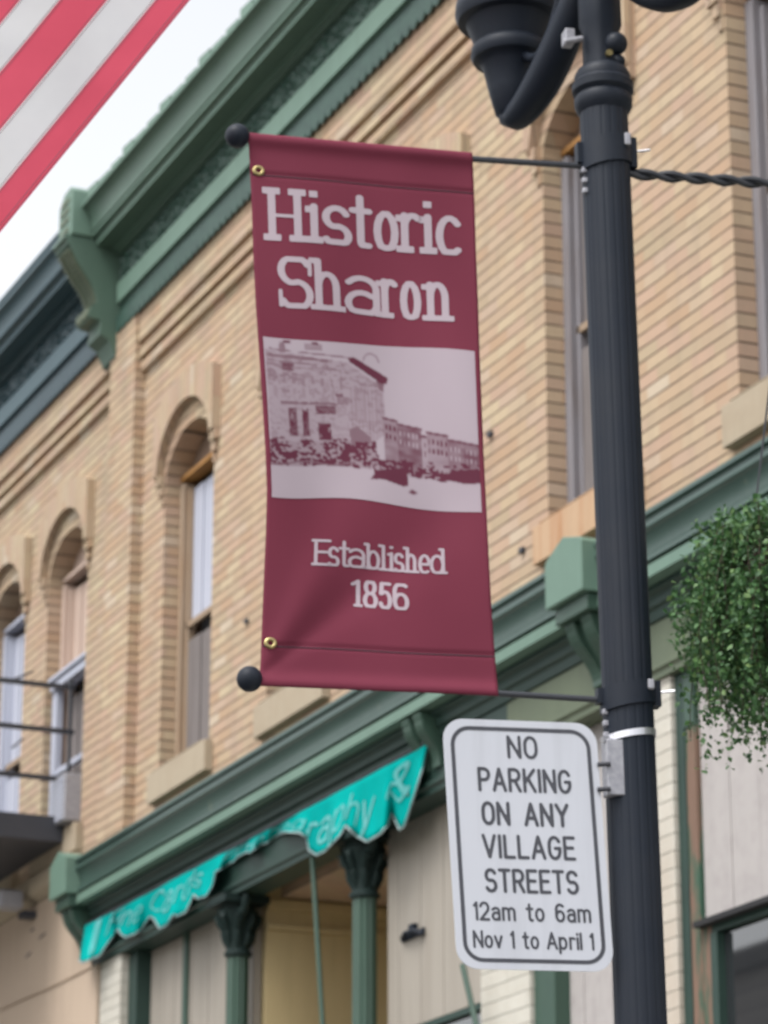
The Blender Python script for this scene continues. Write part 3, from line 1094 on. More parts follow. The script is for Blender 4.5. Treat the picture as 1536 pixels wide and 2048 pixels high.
XB = -20.02
for (py, nm) in ((1376, 0), (1465, 1), (1561, 2)):
    yy, zz = facw(147, py, XB)
    yy = min(yy, -.012)
    MB().box(XB - .012, XB + .012, -1.6, -.0, zz - .016, zz + .016).build('rail', M['rodmetal'], bal)
    MB().box(-24.5, XB - .013, -1.6, -1.576, zz - .016, zz + .016).build('rail', M['rodmetal'], bal)
MB().box(XB - .02, XB + .02, -1.64, -1.602, 6.40, 7.40).build('post', M['rodmetal'], bal)
MB().box(XB + .013, XB + .035, -.05, -.028, 6.40, 7.36).build('post', M['rodmetal'], bal)
yy, zt = facw(100, 1674, XB)
yy, zb = facw(60, 1765, XB)
MB().box(-24.5, XB + .02, -1.64, -.06, 6.22, 6.39).build('floor', M['darkgrey'], bal)
mb = MB()
for (a, b_) in (((20, 1362), (65, 1343)), ((25, 1495), (45, 1478))):
    x_a, z_a = fac(*a, .4)
    x_b, z_b = fac(*b_, .2)
    MB().tube([(x_a, -.4, z_a), (x_b, -.2, z_b)], .008, 6).build('brace', M['rodmetal'], bal)
# window unit in the left window
x, z = fac(140, 1630, .05)
mb = MB().box(x - .22, x + .07, -.12, .09, 6.33, 6.66)
ac = mb.build('window_unit', M['galv'], None, bevel=.01)
tag(ac, 'small grey white box unit sitting in the left brick window above the balcony', 'window unit')
mb = MB()
for i in range(8):
    mb.box(x - .20, x + .05, -.125, -.1205, 6.35 + .037 * i, 6.366 + .037 * i)
mb.build('grille', M['whiteblue'], ac)
# little flood light at the frame edge
x, z = fac(8, 1800, .25)
mb = MB().box(x - .10, x + .05, -.30, -.12, z - .06, z + .07)
fl = tag(mb.build('flood_light', M['galv'], None, bevel=.02), 'grey flood light on the beige wall at the left edge', 'lamp')
MB().box(x - .08, x + .03, -.12, -.022, z - .11, z - .065).build('bracket', M['darkgrey'], fl)

# ------------------------------------------------------------------ torn turquoise awning valance
AW = .07
top_ = [(170, 1850), (210, 1829), (250, 1808), (300, 1782), (350, 1755), (400, 1728), (440, 1707), (480, 1686), (515, 1667), (560, 1643), (600, 1622), (640, 1600),
        (680, 1579), (720, 1557), (760, 1535), (800, 1514), (835, 1495), (858, 1481)]
bot_ = [(158, 1920), (165, 1926), (180, 1920), (200, 1912), (212, 1893), (225, 1875), (238, 1858), (241, 1868), (252, 1875), (268, 1870), (285, 1858), (300, 1834), (308, 1838), (320, 1858), (335, 1850),
        (346, 1830), (356, 1833), (372, 1825), (388, 1790), (396, 1798), (414, 1792), (426, 1772), (432, 1744), (470, 1722), (484, 1700), (500, 1706), (520, 1690), (535, 1686), (560, 1664), (600, 1666),
        (614, 1676), (618, 1700), (634, 1711), (652, 1702), (680, 1672), (692, 1652), (712, 1672), (735, 1684), (762, 1668), (776, 1650), (784, 1626), (800, 1660), (810, 1652), (830, 1590), (845, 1540), (858, 1484)]


def interp(tab, x):
    return float(np.interp(x, [a for a, _ in tab], [b_ for _, b_ in tab]))


def awn(s, v, off=0.0):
    """s pixel column 158..858 at the top line, v 0 top..1 bottom"""
    yt = interp(top_, max(s, 170))
    yb = max(interp(bot_, s), yt + 6 + 20 * (200 < s < 840))
    lean = (s - 170) / 690
    py = yt + (yb - yt) * v
    px = s
    if s < 170:
        px = 170 - (170 - s) * v ** 1.0
    k = .5 + .5 * math.sin(s * .055)
    wv = AW + .026 * math.sin(s * .075 + v * 1.5) * v + .03 * v * math.sin(s * .021) + .012 * math.sin(s * .19) * v + .05 * v * (s < 230)
    X, z = fac(px, py, wv)
    return (X, -wv - off, z)


aw = empty('awning_valance', (-16.8, -AW, 5.3))
tag(aw, 'torn turquoise awning valance with scalloped edge and white lettering below the shop cornice', 'awning')
mb = MB()
cols = sorted(set([158 + i * 4 for i in range(176)] + [a for a, _ in bot_]))
nv = 8
vs = [awn(s, j / nv) for s in cols for j in range(nv + 1)]
fs = []
for i in range(len(cols) - 1):
    for j in range(nv):
        a = i * (nv + 1) + j
        fs.append((a, a + 1, a + nv + 2, a + nv + 1))
mb.add(vs, fs)
cl = mb.build('canvas', M['teal'], aw, smooth=True)
so_ = cl.modifiers.new('thick', 'SOLIDIFY')
so_.thickness = .003
so_.offset = 1
mb = MB()
mb.tube([awn(s, 1.0, .002) for s in cols], .006, 6)
mb.build('piping', M['tealdk'], aw, smooth=True)
mb = MB()
mb.tube([awn(s, 0.0, -.004) for s in range(168, 860, 10)], .010, 6)
mb.build('top_bar', M['darkgrey'], aw, smooth=True)


def awtext(txt, s0, s1, v0, v1, hw=.055, slant=1.0, gap=.22):
    mb = MB()

    def fn(s, t):       # s in px, t 0..1 up
        return awn(min(max(s, 160), 856), min(max(v0 + (v1 - v0) * t, .02), .98), .005)
    st, wd = text_strokes(txt, False, gap, .5)
    xs = [p[0] for _, l in st for p in l]
    mn, mx = min(xs), max(xs)
    sx = 1.0
    wtot = (mx - mn) + 2 * hw
    for poly in march(st, hw, hw, .035, 1.0):
        vv = []
        for a, c in poly:
            u = (a - mn + hw) / wtot
            vv.append(fn(s0 + (s1 - s0) * u + slant * 14 * c, c))
        mb.add(vv, [tuple(range(len(vv)))])
    mb.build('lettering', M['ivory'], aw)


awtext('I', 178, 190, .80, .12, hw=.12)
awtext('Fine Cards', 212, 400, .66, .14)
awtext('Photography', 440, 742, .80, .24)
awtext('&', 770, 822, .62, .14)
# folded frame arms hanging below
for (p0, p1, ww) in (((624, 1700), (646, 2060), .0), ((925, 1930), (955, 2060), .12)):
    xa_, za_ = fac(*p0, ww)
    xb_, zb_ = fac(*p1, ww)
    MB().tube([(xa_, -ww, za_), ((xa_ + xb_) / 2, -ww, (za_ + zb_) / 2), (xb_, -ww, zb_)], .015, 8).build('frame_arm', M['green'], aw)

# ================================================================== STREET LAMP and what hangs from it
Z0 = 7.63
P0 = CAM + ray(1240, 1024) * (Z0 / FPX)
DEL = .0150
ax = (Vector((0, 0, 1)) - RT * DEL).normalized()
TH = math.radians(77.0)                     # azimuth of the banner arms, right of the view azimuth
hd = (FH * math.cos(TH) + RT * math.sin(TH)).normalized()
ex = (hd - ax * hd.dot(ax)).normalized()
ey = ax.cross(ex)
kbase = P0.z / ax.z
PB = P0 - ax * kbase                        # foot of the pole at z = 0
LM = Matrix(((ex.x, ey.x, ax.x, PB.x), (ex.y, ey.y, ax.y, PB.y), (ex.z, ey.z, ax.z, PB.z), (0, 0, 0, 1)))
LI = LM.inverted()


def loc(px, py, y0=0.0):
    """local (x,z) on the plane y=y0 of the pole frame"""
    o_ = LI @ CAM
    d = LI.to_3x3() @ ray(px, py)
    t = (y0 - o_.y) / d.y
    p = o_ + d * t
    return p.x, p.z


PXM = loc(1241, 1000)[0] - loc(1240, 1000)[0]     # metres per pixel at the pole


def zof(py, px=1235):
    return loc(px, py)[1]


lamp = empty('street_lamp', None, LM)
tag(lamp, 'black fluted street lamp post with two gooseneck lamp heads', 'street lamp')
PR = 48 * PXM
mb = MB()
mb.lathe([(.16, 0), (.16, .25), (.13, .3), (.12, .7), (.095, .78), (PR, .85), (PR, zof(215))], 96, flute=16, fa=.0014)
mb.build('pole', M['blackmetal'], lamp, smooth=True, autosm=25)
z1, z2 = zof(225), zof(110)
mb = MB()
hgt = z2 - z1
prof = [(PR * 1.0, z1 - .01), (PR * 1.12, z1), (PR * 1.2, z1 + .012), (PR * 1.22, z1 + .03), (PR * 1.12, z1 + .04), (PR * 1.28, z1 + .05), (PR * 1.30, z1 + .07),
        (PR * 1.16, z1 + .08), (PR * 1.18, z1 + .095), (PR * 1.05, z1 + .11), (PR * .82, z1 + .12)]
mb.lathe(prof, 40)
mb.build('collar', M['blackmetal'], lamp, smooth=True, autosm=40)
mb = MB()
mb.lathe([(PR * .80, z1 + .11), (PR * .78, z1 + .22), (PR * .9, z1 + .24), (PR * .9, z1 + .40), (PR * .7, z1 + .44), (PR * .55, z1 + .8), (.02, z1 + .95)], 32, flute=8, fa=.003)
mb.build('hub', M['blackmetal'], lamp, smooth=True, autosm=30)
mb = MB()
for (px, py) in ((1217, 108), (1217, 131)):
    x, z = loc(px, py, -PR * .78)
    mb.tube([(x, -PR * .75, z), (x, -PR * .95, z)], .009, 8)
mb.build('bolt', M['brass'], lamp)

# direction of the far lamp arm in local coordinates
far_w = (RT * (-.212) + FH * .38)
dl = LI.to_3x3() @ far_w
dx, dy = dl.x, dl.y
rad = math.hypot(dx, dy)
ux, uy = dx / rad, dy / rad
HEADROT = []


def depth_z(px, py, x, y):
    """local z on the vertical line (x,y) seen at image row py"""
    lo, hi = 0.0, 12.0
    for _ in range(50):
        mid = (lo + hi) / 2
        p = LM @ Vector((x, y, mid)) - CAM
        yy = 1024 - FPX * p.dot(UP) / p.dot(FW)
        if yy > py:
            lo = mid
        else:
            hi = mid
    return lo


def lamp_head(sgn, label):
    cx, cy = ux * rad * sgn, uy * rad * sgn
    zb = depth_z(1045, 262, ux * rad, uy * rad)
    s = .00127 * 1.0
    h = empty('lamp_head', None, Matrix.Identity(4))
    bpy.data.objects.remove(h)
    mb = MB()
    # fitter bowl and rings above the gooseneck
    P = [(.014, zb + .02), (.045, zb + .05), (.062, zb + .12), (.075, zb + .185), (.085, zb + .20), (.100, zb + .205), (.107, zb + .22), (.104, zb + .24), (.095, zb + .25), (.108, zb + .29), (.118, zb + .315),
         (.138, zb + .32), (.146, zb + .34), (.144, zb + .37), (.130, zb + .385), (.128, zb + .55), (.14, zb + .56), (.14, zb + .60)]
    mb.lathe(P, 48, (cx, cy))
    hd_ = mb.build('lamp_head', M['blackmetal'], lamp, smooth=True, autosm=45)
    mb = MB()
    mb.lathe([(.12, zb + .60), (.19, zb + .75), (.17, zb + .95), (.05, zb + 1.08)], 40, (cx, cy))
    m_ = paintglobe()
    mb.build('globe', m_, hd_, smooth=True)
    # gooseneck
    pts, rr = [], []
    n = 26
    for i in range(n + 1):
        t = i / n
        # from pole outwards, dipping to the cup bottom then up
        r0 = rad * (t ** .9) * 1.0
        zz = zb + .035 + .30 * (1 - t) ** 1.7 - .02 * math.sin(t * math.pi)
        pts.append((ux * sgn * (r0 + .0), uy * sgn * (r0), zz))
        rr.append(.036 + .014 * math.sin(t * math.pi))
    pts.append((cx, cy, zb + .10))
    rr.append(.045)
    mb = MB().tube(pts, rr, 14)
    mb.build('gooseneck', M['blackmetal'], lamp, smooth=True)
    mb = MB()
    q = []
    for i in range(16):
        t = i / 15
        q.append((ux * sgn * rad * (.25 + .62 * t), uy * sgn * rad * (.25 + .62 * t), zb + .42 - .26 * math.sin(t * 2.2) - .0 * t))
    mb.tube(q, .013, 8)
    mb.build('scroll', M['blackmetal'], lamp, smooth=True)
    mb = MB()
    c0 = (ux * sgn * PR * 1.25, uy * sgn * PR * 1.25)
    mb.sphere((c0[0], c0[1], zb + .30), .045, 16, 8)
    mb.build('knuckle', M['blackmetal'], lamp, smooth=True)


_g = []


def paintglobe():
    if not _g:
        m, nt, b = newmat('frosted globe')
        b.inputs['Base Color'].default_value = (.8, .8, .78, 1)
        b.inputs['Roughness'].default_value = .3
        _g.append(m)
    return _g[0]


lamp_head(1, '')
lamp_head(-1, '')
x, z = loc(1136, 78, 0)
mb = MB().box(x - .012, x + .014, -.02, .02, z - .018, z + .022)
mb.tube([(x - .02, -.03, z - .025), (x + .03, -.03, z - .01)], .008, 8)
mb.build('clamp_bolt', M['galv'], lamp, bevel=.004)
x, z = loc(1234, 84, -.05)
mb = MB()
mb.sphere((x, -.04, z), .030, 18, 10)
mb.sphere((x + .006, -.035, z - .046), .018, 14, 8)
mb.build('knuckle_cap', M['blackmetal'], lamp, smooth=True)


# ------------------------------------------------------------------ banner arms
def banner_arm(ptl, ptr, ball, bandy, boltx, label):
    xl, zl = loc(*ptl)
    xr, zr = loc(*ptr)
    xb, zb = loc(*ball)
    root = empty('banner_arm', None, LM @ Matrix.Translation((0, 0, zr)))
    OFF[root.name] = Vector((0, 0, zr))
    tag(root, label, 'bracket arm', 'arms holding the banner')
    MB().tube([(-PR + .01, 0, zr), (xl, 0, zl), (xb, 0, zb)], .0078, 12).build('rod', M['rodmetal'], root, smooth=True, autosm=50)
    mb = MB()
    mb.sphere((xb, 0, zb), 24 * PXM, 28, 16)
    mb.build('ball_end', M['blackmetal'], root, smooth=True)
    # band clamp round the pole, slightly tilted
    mb = MB()
    zt_, zb2 = zof(bandy[0]), zof(bandy[1])
    n = 40
    R1 = PR + .006
    vs = []
    for i in range(n):
        a = 2 * math.pi * i / n
        tilt = -.03 * math.cos(a) * 0 + .012 * math.cos(a)
        for (r_, zz) in ((PR - .002, zt_), (R1, zt_), (R1, zb2), (PR - .002, zb2)):
            vs.append((r_ * math.cos(a), r_ * math.sin(a), zz + tilt))
    fs = []
    for i in range(n):
        j = (i + 1) % n
        for k in range(4):
            fs.append((i * 4 + k, i * 4 + (k + 1) % 4, j * 4 + (k + 1) % 4, j * 4 + k))
    mb.add(vs, fs)
    zc = (zt_ + zb2) / 2
    mb.box(-PR - .016, -PR + .004, -.014, .014, zb2 + .010, zt_ - .010)
    mb.box(PR - .004, PR + .016, -.022, .014, zb2 + .006, zt_ + .012)
    mb.build('clamp', M['blackmetal'], root, smooth=True, autosm=30)
    mb = MB()
    a = math.radians(-52)
    bx, by = (PR + .008) * math.cos(a), (PR + .008) * math.sin(a)
    mb.box(bx - .010, bx + .006, by - .010, by + .006, zc + .008, zt_ + .004)
    mb.build('bolt', M['galv'], root, bevel=.003)
    mb = MB()
    mb.tube([(PR, -.01, zc + .012), (PR + .048, -.03, zc + .014)], .0032, 8)
    mb.build('threaded_rod', M['steel'], root)
    mb = MB()
    for k in range(3):
        zz = zb2 - .012 - .028 * k
        mb.box(-PR - .008, -PR + .006, -.022, -.008, zz - .008, zz + .006)
    mb.build('bolt', M['galv'], root, bevel=.003)
    return root


banner_arm((945, 318), (1165, 332), (475, 272), (288, 342), 0, 'upper black banner arm with ball end and band clamp on the lamp post')
banner_arm((996, 1387), (1205, 1400), (499, 1358), (1372, 1418), 0, 'lower black banner arm with ball end below the hem of the maroon banner')

# ------------------------------------------------------------------ banner
Lt = [(265, 496), (300, 498), (400, 503), (500, 506), (600, 511), (700, 518), (800, 525), (900, 531), (980, 534), (1060, 532), (1150, 528), (1250, 524), (1372, 519)]
Rt_ = [(305, 945), (400, 949), (500, 952), (600, 956), (700, 959), (800, 963), (900, 967), (1000, 972), (1100, 977), (1200, 982), (1300, 989), (1392, 997)]


def tab(t, v):
    ys = [a for a, _ in t]
    return float(np.interp(ys[0] + v * (ys[-1] - ys[0]), ys, [b_ for _, b_ in t])), ys[0] + v * (ys[-1] - ys[0])


def bpos(u, v, off=0.0):
    xl, yl = tab(Lt, v)
    xr, yr = tab(Rt_, v)
    px = xl + (xr - xl) * u
    py = yl + (yr - yl) * u + 5 * math.sin(u * math.pi) * math.sin(v * math.pi) * math.sin(u * 7 + 3.0)
    e = math.sin(v * math.pi)
    yy = -.017 * e * math.sin(u * 5.2 + v * 2.4 + .6) - .010 * e * math.sin((u * 1.7 - v * 1.3) * 7 + 1)
    # pull folds running to the lower left grommet
    q = (u * .45 + (1 - v) * 1.0)
    an = math.atan2((1 - v) * 1.1, u * .45 + .02)
    yy += -.016 * math.exp(-((an - 1.05) / .16) ** 2) * min(1, q * 3) * math.exp(-q * 1.4)
    yy += .014 * math.exp(-((an - .75) / .13) ** 2) * min(1, q * 3) * math.exp(-q * 1.3)
    # sleeves wrap the rods
    for vc, sg in ((.0, 1), (1.0, 1)):
        yy -= .011 * math.exp(-((v - vc - (.008 if vc == 0 else -.008)) / .014) ** 2)
    # seams
    for vc in (.073, .925):
        yy += .0035 * math.exp(-((v - vc) / .0035) ** 2)
    x, z = loc(px, py, yy)
    return (x, yy - off, z)


xb0, zb0 = loc(720, 280)
ban = empty('street_banner', None, LM @ Matrix.Translation((xb0, 0, zb0)))
OFF[ban.name] = Vector((xb0, 0, zb0))
tag(ban, 'maroon street banner reading Historic Sharon Established 1856 with printed old street scene', 'banner')


def grid(mb, fn, u0, u1, v0, v1, nu, nv, off=0.0):
    vs = [fn(u0 + (u1 - u0) * i / nu, v0 + (v1 - v0) * j / nv, off) for i in range(nu + 1) for j in range(nv + 1)]
    fs = []
    for i in range(nu):
        for j in range(nv):
            a = i * (nv + 1) + j
            fs.append((a, a + 1, a + nv + 2, a + nv + 1))
    return mb.add(vs, fs)


mb = grid(MB(), bpos, 0, 1, 0, 1, 70, 260)
cl = mb.build('cloth', M['maroon'], ban, smooth=True)
so_ = cl.modifiers.new('thick', 'SOLIDIFY')
so_.thickness = .0016
so_.offset = -1


def btext(items, tb, cap, hw, hb):
    """items: (char, s0, s1) outer extents in banner units"""
    mb = MB()
    for ch, s0, s1 in items:
        w_, ls = G[ch]
        xs = [p[0] for l in ls for p in l]
        mn, mx = min(xs), max(xs)
        both = SLAB.get(ch, []) + SLABL.get(ch, [])
        W = (s1 - s0) / cap
        sl = .17
        lft = sl if any(abs(a - mn) < .1 for a, c in both) else hw
        rgt = sl if any(abs(a - mx) < .1 for a, c in SLAB.get(ch, [])) else hw
        if mx - mn < 1e-6:
            f, x_off = 0.0, lft
            sl = W / 2
            x_off = W / 2
        else:
            f = (W - lft - rgt) / (mx - mn)
            x_off = lft

        def tx(a):
            return x_off + (a - mn) * f
        st = []
        for l in ls:
            st.append((0, [(tx(a), min(max(c, hw * .75 if c > -.05 else c), 1 - hw * .75)) for a, c in l]))
        for (a, c) in SLAB.get(ch, []):
            st.append((1, [(tx(a) - sl, hb if c < .5 else 1 - hb), (tx(a) + sl, hb if c < .5 else 1 - hb)]))
        for (a, c) in SLABL.get(ch, []):
            st.append((1, [(tx(a) - sl, c - hb), (tx(a), c - hb)]))
        if ch == 'i':
            st = [q for q in st if not (q[0] == 0 and q[1][0][1] > .8)]
            st.append((1, [(tx(0) - hw * 1.1, .93), (tx(0) + hw * 1.1, .93)]))
        if ch == 'H':
            st = [q for q in st if not (q[0] == 0 and abs(q[1][0][1] - .5) < .01)] + [(2, [(tx(0), .48), (tx(.56), .48)])]
        if ch == 'S':
            st += [(2, [(W - hw * .8, .66), (W - hw * .8, .94)]), (2, [(hw * .6, .05), (hw * .6, .34)])]
        if ch in 'a':
            st.append((1, [(tx(.48), hb), (tx(.48) + .12, hb)]))
        for poly in march(st, hw, hb, .022, 1.0, 1.35):
            vs = [bpos((s0 + a * cap) / 450., (tb - c * cap) / 1100., .0011) for a, c in poly]
            mb.add(vs, [tuple(range(len(vs)))])
    return mb.build('lettering', M['bletter'], ban)


def btext_lines():
    btext([('H', 22, 110), ('i', 107, 143), ('s', 141, 201), ('t', 195, 243), ('o', 244, 295), ('r', 289, 342), ('i', 336, 372), ('c', 369, 421)], 212, 106, .073, .062)
    btext([('S', 47, 118), ('h', 111, 182), ('a', 180, 252), ('r', 244, 289), ('o', 292, 335), ('n', 336, 401)], 346, 104, .070, .052)
    btext([('E', 93, 133), ('s', 126, 150), ('t', 147, 171), ('a', 166, 201), ('b', 198, 231), ('l', 227, 248), ('i', 245, 262), ('s', 258, 280), ('h', 277, 309), ('e', 307, 333), ('d', 330, 366)], 857, 52, .066, .05)
    btext([('1', 172, 196), ('8', 196, 226), ('5', 227, 254), ('6', 255, 288)], 934, 54, .078, .05)


btext_lines()

# printed picture (an old photograph of a street, two-tone print)
NU, NV = 230, 170


def picture():
    U, V = np.meshgrid(np.linspace(0, 1, NU + 1), np.linspace(0, 1, NV + 1), indexing='ij')
    X = 65 + U * 1365
    Y = 65 + V * 985           # picture frame of the measured print, skew removed
    Y = np.where(Y > 350, 350 + (Y - 350) * .80, Y)
    T = np.zeros_like(X)

    def poly(pts, val, mode='max', soft=3):
        inside = np.zeros(X.shape, bool)
        n = len(pts)
        for i in range(n):
            x1, y1 = pts[i]
            x2, y2 = pts[(i + 1) % n]
            c = ((y1 > Y) != (y2 > Y)) & (X < (x2 - x1) * (Y - y1) / ((y2 - y1) + 1e-9) + x1)
            inside ^= c
        if mode == 'set':
            T[inside] = val
        else:
            T[inside] = np.maximum(T[inside], val)
        return inside
    rs = np.random.RandomState(3)

    def vnoise(cx, cy):
        nx, ny = int(1365 / cx) + 3, int(1000 / cy) + 3
        g = rs.rand(nx, ny)
        gx = (X - 65) / cx
        gy = (Y - 65) / cy
        i, j = gx.astype(int), gy.astype(int)
        a, b_ = gx - i, gy - j
        return (g[i, j] * (1 - a) * (1 - b_) + g[i + 1, j] * a * (1 - b_) + g[i, j + 1] * (1 - a) * b_ + g[i + 1, j + 1] * a * b_)
    n1, n2, n3 = vnoise(14, 9), vnoise(45, 16), vnoise(80, 45)
    fine = .6 * n1 + .4 * n2
    # long facade in perspective
    ins = poly([(75, 140), (600, 190), (830, 330), (830, 560), (700, 640), (75, 720)], .16, 'set')
    T[ins] += .17 * (fine[ins] > .55) * (.4 + n3[ins]) + .10 * (Y[ins] < 330) * (n2[ins] > .5)
    stripes = ((X * (1 + (X - 600) / 1500)) % 34 < 12) & ins & (X > 600) & (Y > 340)
    T[stripes] += .14
    for (x0, x1, y0, y1, v) in ((100, 640, 128, 138, .55), (90, 480, 160, 176, .6), (80, 400, 196, 206, .5), (90, 300, 226, 238, .45)):
        T[(X > x0) & (X < x1) & (abs(Y - (y0 + y1) / 2 - (X - x0) * .05) < (y1 - y0) / 2) & (n2 > .25)] = v
    poly([(605, 165), (640, 150), (858, 262), (850, 300), (812, 300), (620, 185)], .85)
    poly([(780, 290), (835, 290), (825, 350), (800, 340)], .6)
    T[(abs(np.hypot((X - 755) / 50, (Y - 175) / 55) - 1) < .10) & (Y < 175)] = .4
    for (x0, y0, x1, y1, v) in ((175, 20 + 190, 250, 260, .7), (235, 270, 270, 320, .45), (165, 100, 205, 150, .5), (190, 72, 240, 90, .8), (375, 72, 420, 92, .75), (330, 85, 440, 125, .35),
                                (170, 85, 200, 110, .6), (200, 465, 250, 600, .75), (285, 465, 330, 600, .8), (375, 450, 505, 490, .75), (390, 535, 472, 620, .85), (515, 385, 560, 400, .7), (520, 400, 600, 440, .45),
                                (150, 430, 520, 444, .6), (160, 370, 215, 390, .4)):
        m_ = (X > x0) & (X < x1) & (Y > y0) & (Y < y1) & (fine > .22)
        T[m_] = np.maximum(T[m_], v * (.75 + .4 * n1[m_]))
    for wx in range(110, 590, 62):      # upper storey windows and shop bays in perspective
        f_ = 1 - (wx - 65) / 1700
        for (ya, yb, vv) in ((262, 330, .42), (352, 410, .30)):
            yy0 = 330 + (ya - 330) * f_ + (wx - 65) * .06
            yy1 = 330 + (yb - 330) * f_ + (wx - 65) * .06
            m_ = (X > wx) & (X < wx + 24 * f_) & (Y > yy0) & (Y < yy1) & (n1 > .2)
            T[m_] = np.maximum(T[m_], vv)
    for wx in range(640, 815, 26):
        m_ = (X > wx) & (X < wx + 9) & (Y > 330 + (wx - 640) * .35) & (Y < 520)
        T[m_] = np.maximum(T[m_], .34)
    # crowd and wagons at street level
    lo = 600 + 0 * X
    band = (Y > 600 + 40 * n3) & (Y < 735 + 0.10 * (X - 65) * 0 + 25 * n3) & (X < 760)
    T[band] = np.maximum(T[band], .30 + .55 * (fine[band] > .47))
    for (xa, xe_, yt, tone) in ((815, 905, 478, .42), (905, 1062, 500, .60), (1062, 1092, 548, .22), (1092, 1232, 528, .34), (1232, 1335, 560, .50), (1335, 1431, 572, .58)):
        m_ = (X >= xa) & (X < xe_) & (Y > yt + (X - xa) * .10) & (Y < 735)
        T[m_] = tone * (.75 + .5 * n2[m_])
        m_ = (X >= xa - 4) & (X < xe_ + 4) & (abs(Y - yt - (X - xa) * .10 - 4) < 6)
        T[m_] = .72
        for wx in range(xa + 12, xe_ - 14, 27):
            for wy in (yt + 34, yt + 78):
                m_ = (X > wx) & (X < wx + 11) & (Y > wy + (wx - xa) * .1) & (Y < wy + 24 + (wx - xa) * .1)
                T[m_] = .85 if tone < .5 else .15
    band = (X >= 740) & (Y > 660 + 40 * n2) & (Y < 750 + 25 * n3)
    T[band] = np.maximum(T[band], .25 + .60 * (fine[band] > .5))
    poly([(590, 560), (640, 540), (730, 590), (700, 680), (600, 680)], .55)
    poly([(715, 800), (760, 750), (930, 720), (960, 760), (960, 800), (930, 810), (800, 790)], .92)
    poly([(1150, 760), (1250, 715), (1420, 700), (1420, 770), (1330, 775), (1240, 760)], .9)
    poly([(955, 835), (985, 818), (1020, 832), (990, 845)], .75)
    T[(abs(Y - 735 - 10 * np.sin(X / 60)) < 5) & (X < 620)] = .6
    for _ in range(2):       # soften like a print of a soft photograph
        T2 = T.copy()
        T2[1:-1, 1:-1] = (T[1:-1, 1:-1] * 4 + T[:-2, 1:-1] + T[2:, 1:-1] + T[1:-1, :-2] + T[1:-1, 2:]) / 8
        T = T2
    T = np.clip(T * 1.25, 0, 1)[..., None]
    pale = np.array([.47, .395, .445])
    dark_ = np.array([.13, .03, .055])
    c = pale * (1 - T) + dark_ * T
    return np.concatenate([c, np.ones(c.shape[:2] + (1,))], axis=2).reshape(-1, 4)


def pic(u, v, off=0.0):
    u2 = .022 + .955 * u
    top = .368 + .004 * math.sin(u * 6)
    b_ = .655 + .006 * u + .004 * math.sin(u * 8 + 1)
    return bpos(u2, top + (b_ - top) * v, off)


mb = grid(MB(), pic, 0, 1, 0, 1, NU, NV, .0010)
mb.c = picture()
mb.build('printed_picture', M['print'], ban, smooth=True)
for (px, py) in ((517, 341), (541, 1286)):
    x, z = loc(px, py, -.006)
    mb = MB()
    n = 20
    vs = []
    for i in range(n):
        a = 2 * math.pi * i / n
        for r_, yy in ((.006, -.006), (.008, -.0095), (.013, -.0095), (.0155, -.006)):
            vs.append((x + r_ * math.cos(a), yy, z + r_ * .9 * math.sin(a)))
    fs = [(i * 4 + k, i * 4 + k + 1, ((i + 1) % n) * 4 + k + 1, ((i + 1) % n) * 4 + k) for i in range(n) for k in range(3)]
    mb.add(vs, fs)
    mb.build('grommet', M['brass'], ban, smooth=True)
for v in (.0745, .9265):      # stitched hem lines
    mb = MB()
    mb.tube([bpos(.004 + .992 * i / 60, v + .0015, .0012) for i in range(61)], .0011, 5)
    mb.build('stitching', M['darkgrey'], ban)

# ------------------------------------------------------------------ parking sign
YS = -.045
cTL, cTR, cBR, cBL = (884, 1436), (1191, 1447), (1229, 1944), (915, 1937)


def spos(u, v, off=0.0):
    """u right 0..1, v down 0..1"""
    px = (cTL[0] * (1 - u) + cTR[0] * u) * (1 - v) + (cBL[0] * (1 - u) + cBR[0] * u) * v
    py = (cTL[1] * (1 - u) + cTR[1] * u) * (1 - v) + (cBL[1] * (1 - u) + cBR[1] * u) * v
    x, z = loc(px, py, YS)
    return (x, YS - off, z)


xs0, zs0 = loc(1060, 1690, YS)
sg = empty('parking_sign', None, LM @ Matrix.Translation((xs0, YS, zs0)))
OFF[sg.name] = Vector((xs0, YS, zs0))
tag(sg, 'white no parking sign with rounded corners and black border strapped to the lamp post', 'sign')
SW, SH = 310., 497.


def rrect(inset, rad_, n=8):
    pts = []
    a0, b0, a1, b1 = inset, inset, SW - inset, SH - inset
    for (cx, cy, st) in ((a1 - rad_, b0 + rad_, -90), (a1 - rad_, b1 - rad_, 0), (a0 + rad_, b1 - rad_, 90), (a0 + rad_, b0 + rad_, 180)):
        for i in range(n + 1):
            a = math.radians(st + 90 * i / n)
            pts.append((cx + rad_ * math.cos(a), cy + rad_ * math.sin(a)))
    return pts


def sp2(p, off):
    return spos(p[0] / SW, p[1] / SH, off)


ol = rrect(0, 42)
n = len(ol)
mb = MB()
mb.add([sp2(p, .0) for p in ol] + [sp2(p, -.003) for p in ol],
       [tuple(range(n)), tuple(range(2 * n - 1, n - 1, -1))] + [(i, (i + 1) % n, n + (i + 1) % n, n + i) for i in range(n)])
mb.build('plate', M['signface'], sg)
mb = MB()
o1, o2 = rrect(14, 39), rrect(22, 31)
mb.add([sp2(p, .0006) for p in o1] + [sp2(p, .0006) for p in o2], [(i, (i + 1) % n, n + (i + 1) % n, n + i) for i in range(n)])
mb.build('border', M['signink'], sg)


def stext(txt, s0, s1, tb, cap, hw, gap=.30, space=.5):
    mb = MB()

    def fn(s, t):
        return spos(s / SW, 1 - t / SH, .0007)
    put_text(mb, txt, fn, s0, s1, SH - tb, cap, False, hw, hw, gap=gap, space=space, cell=.04)
    mb.build('lettering', M['signink'], sg)


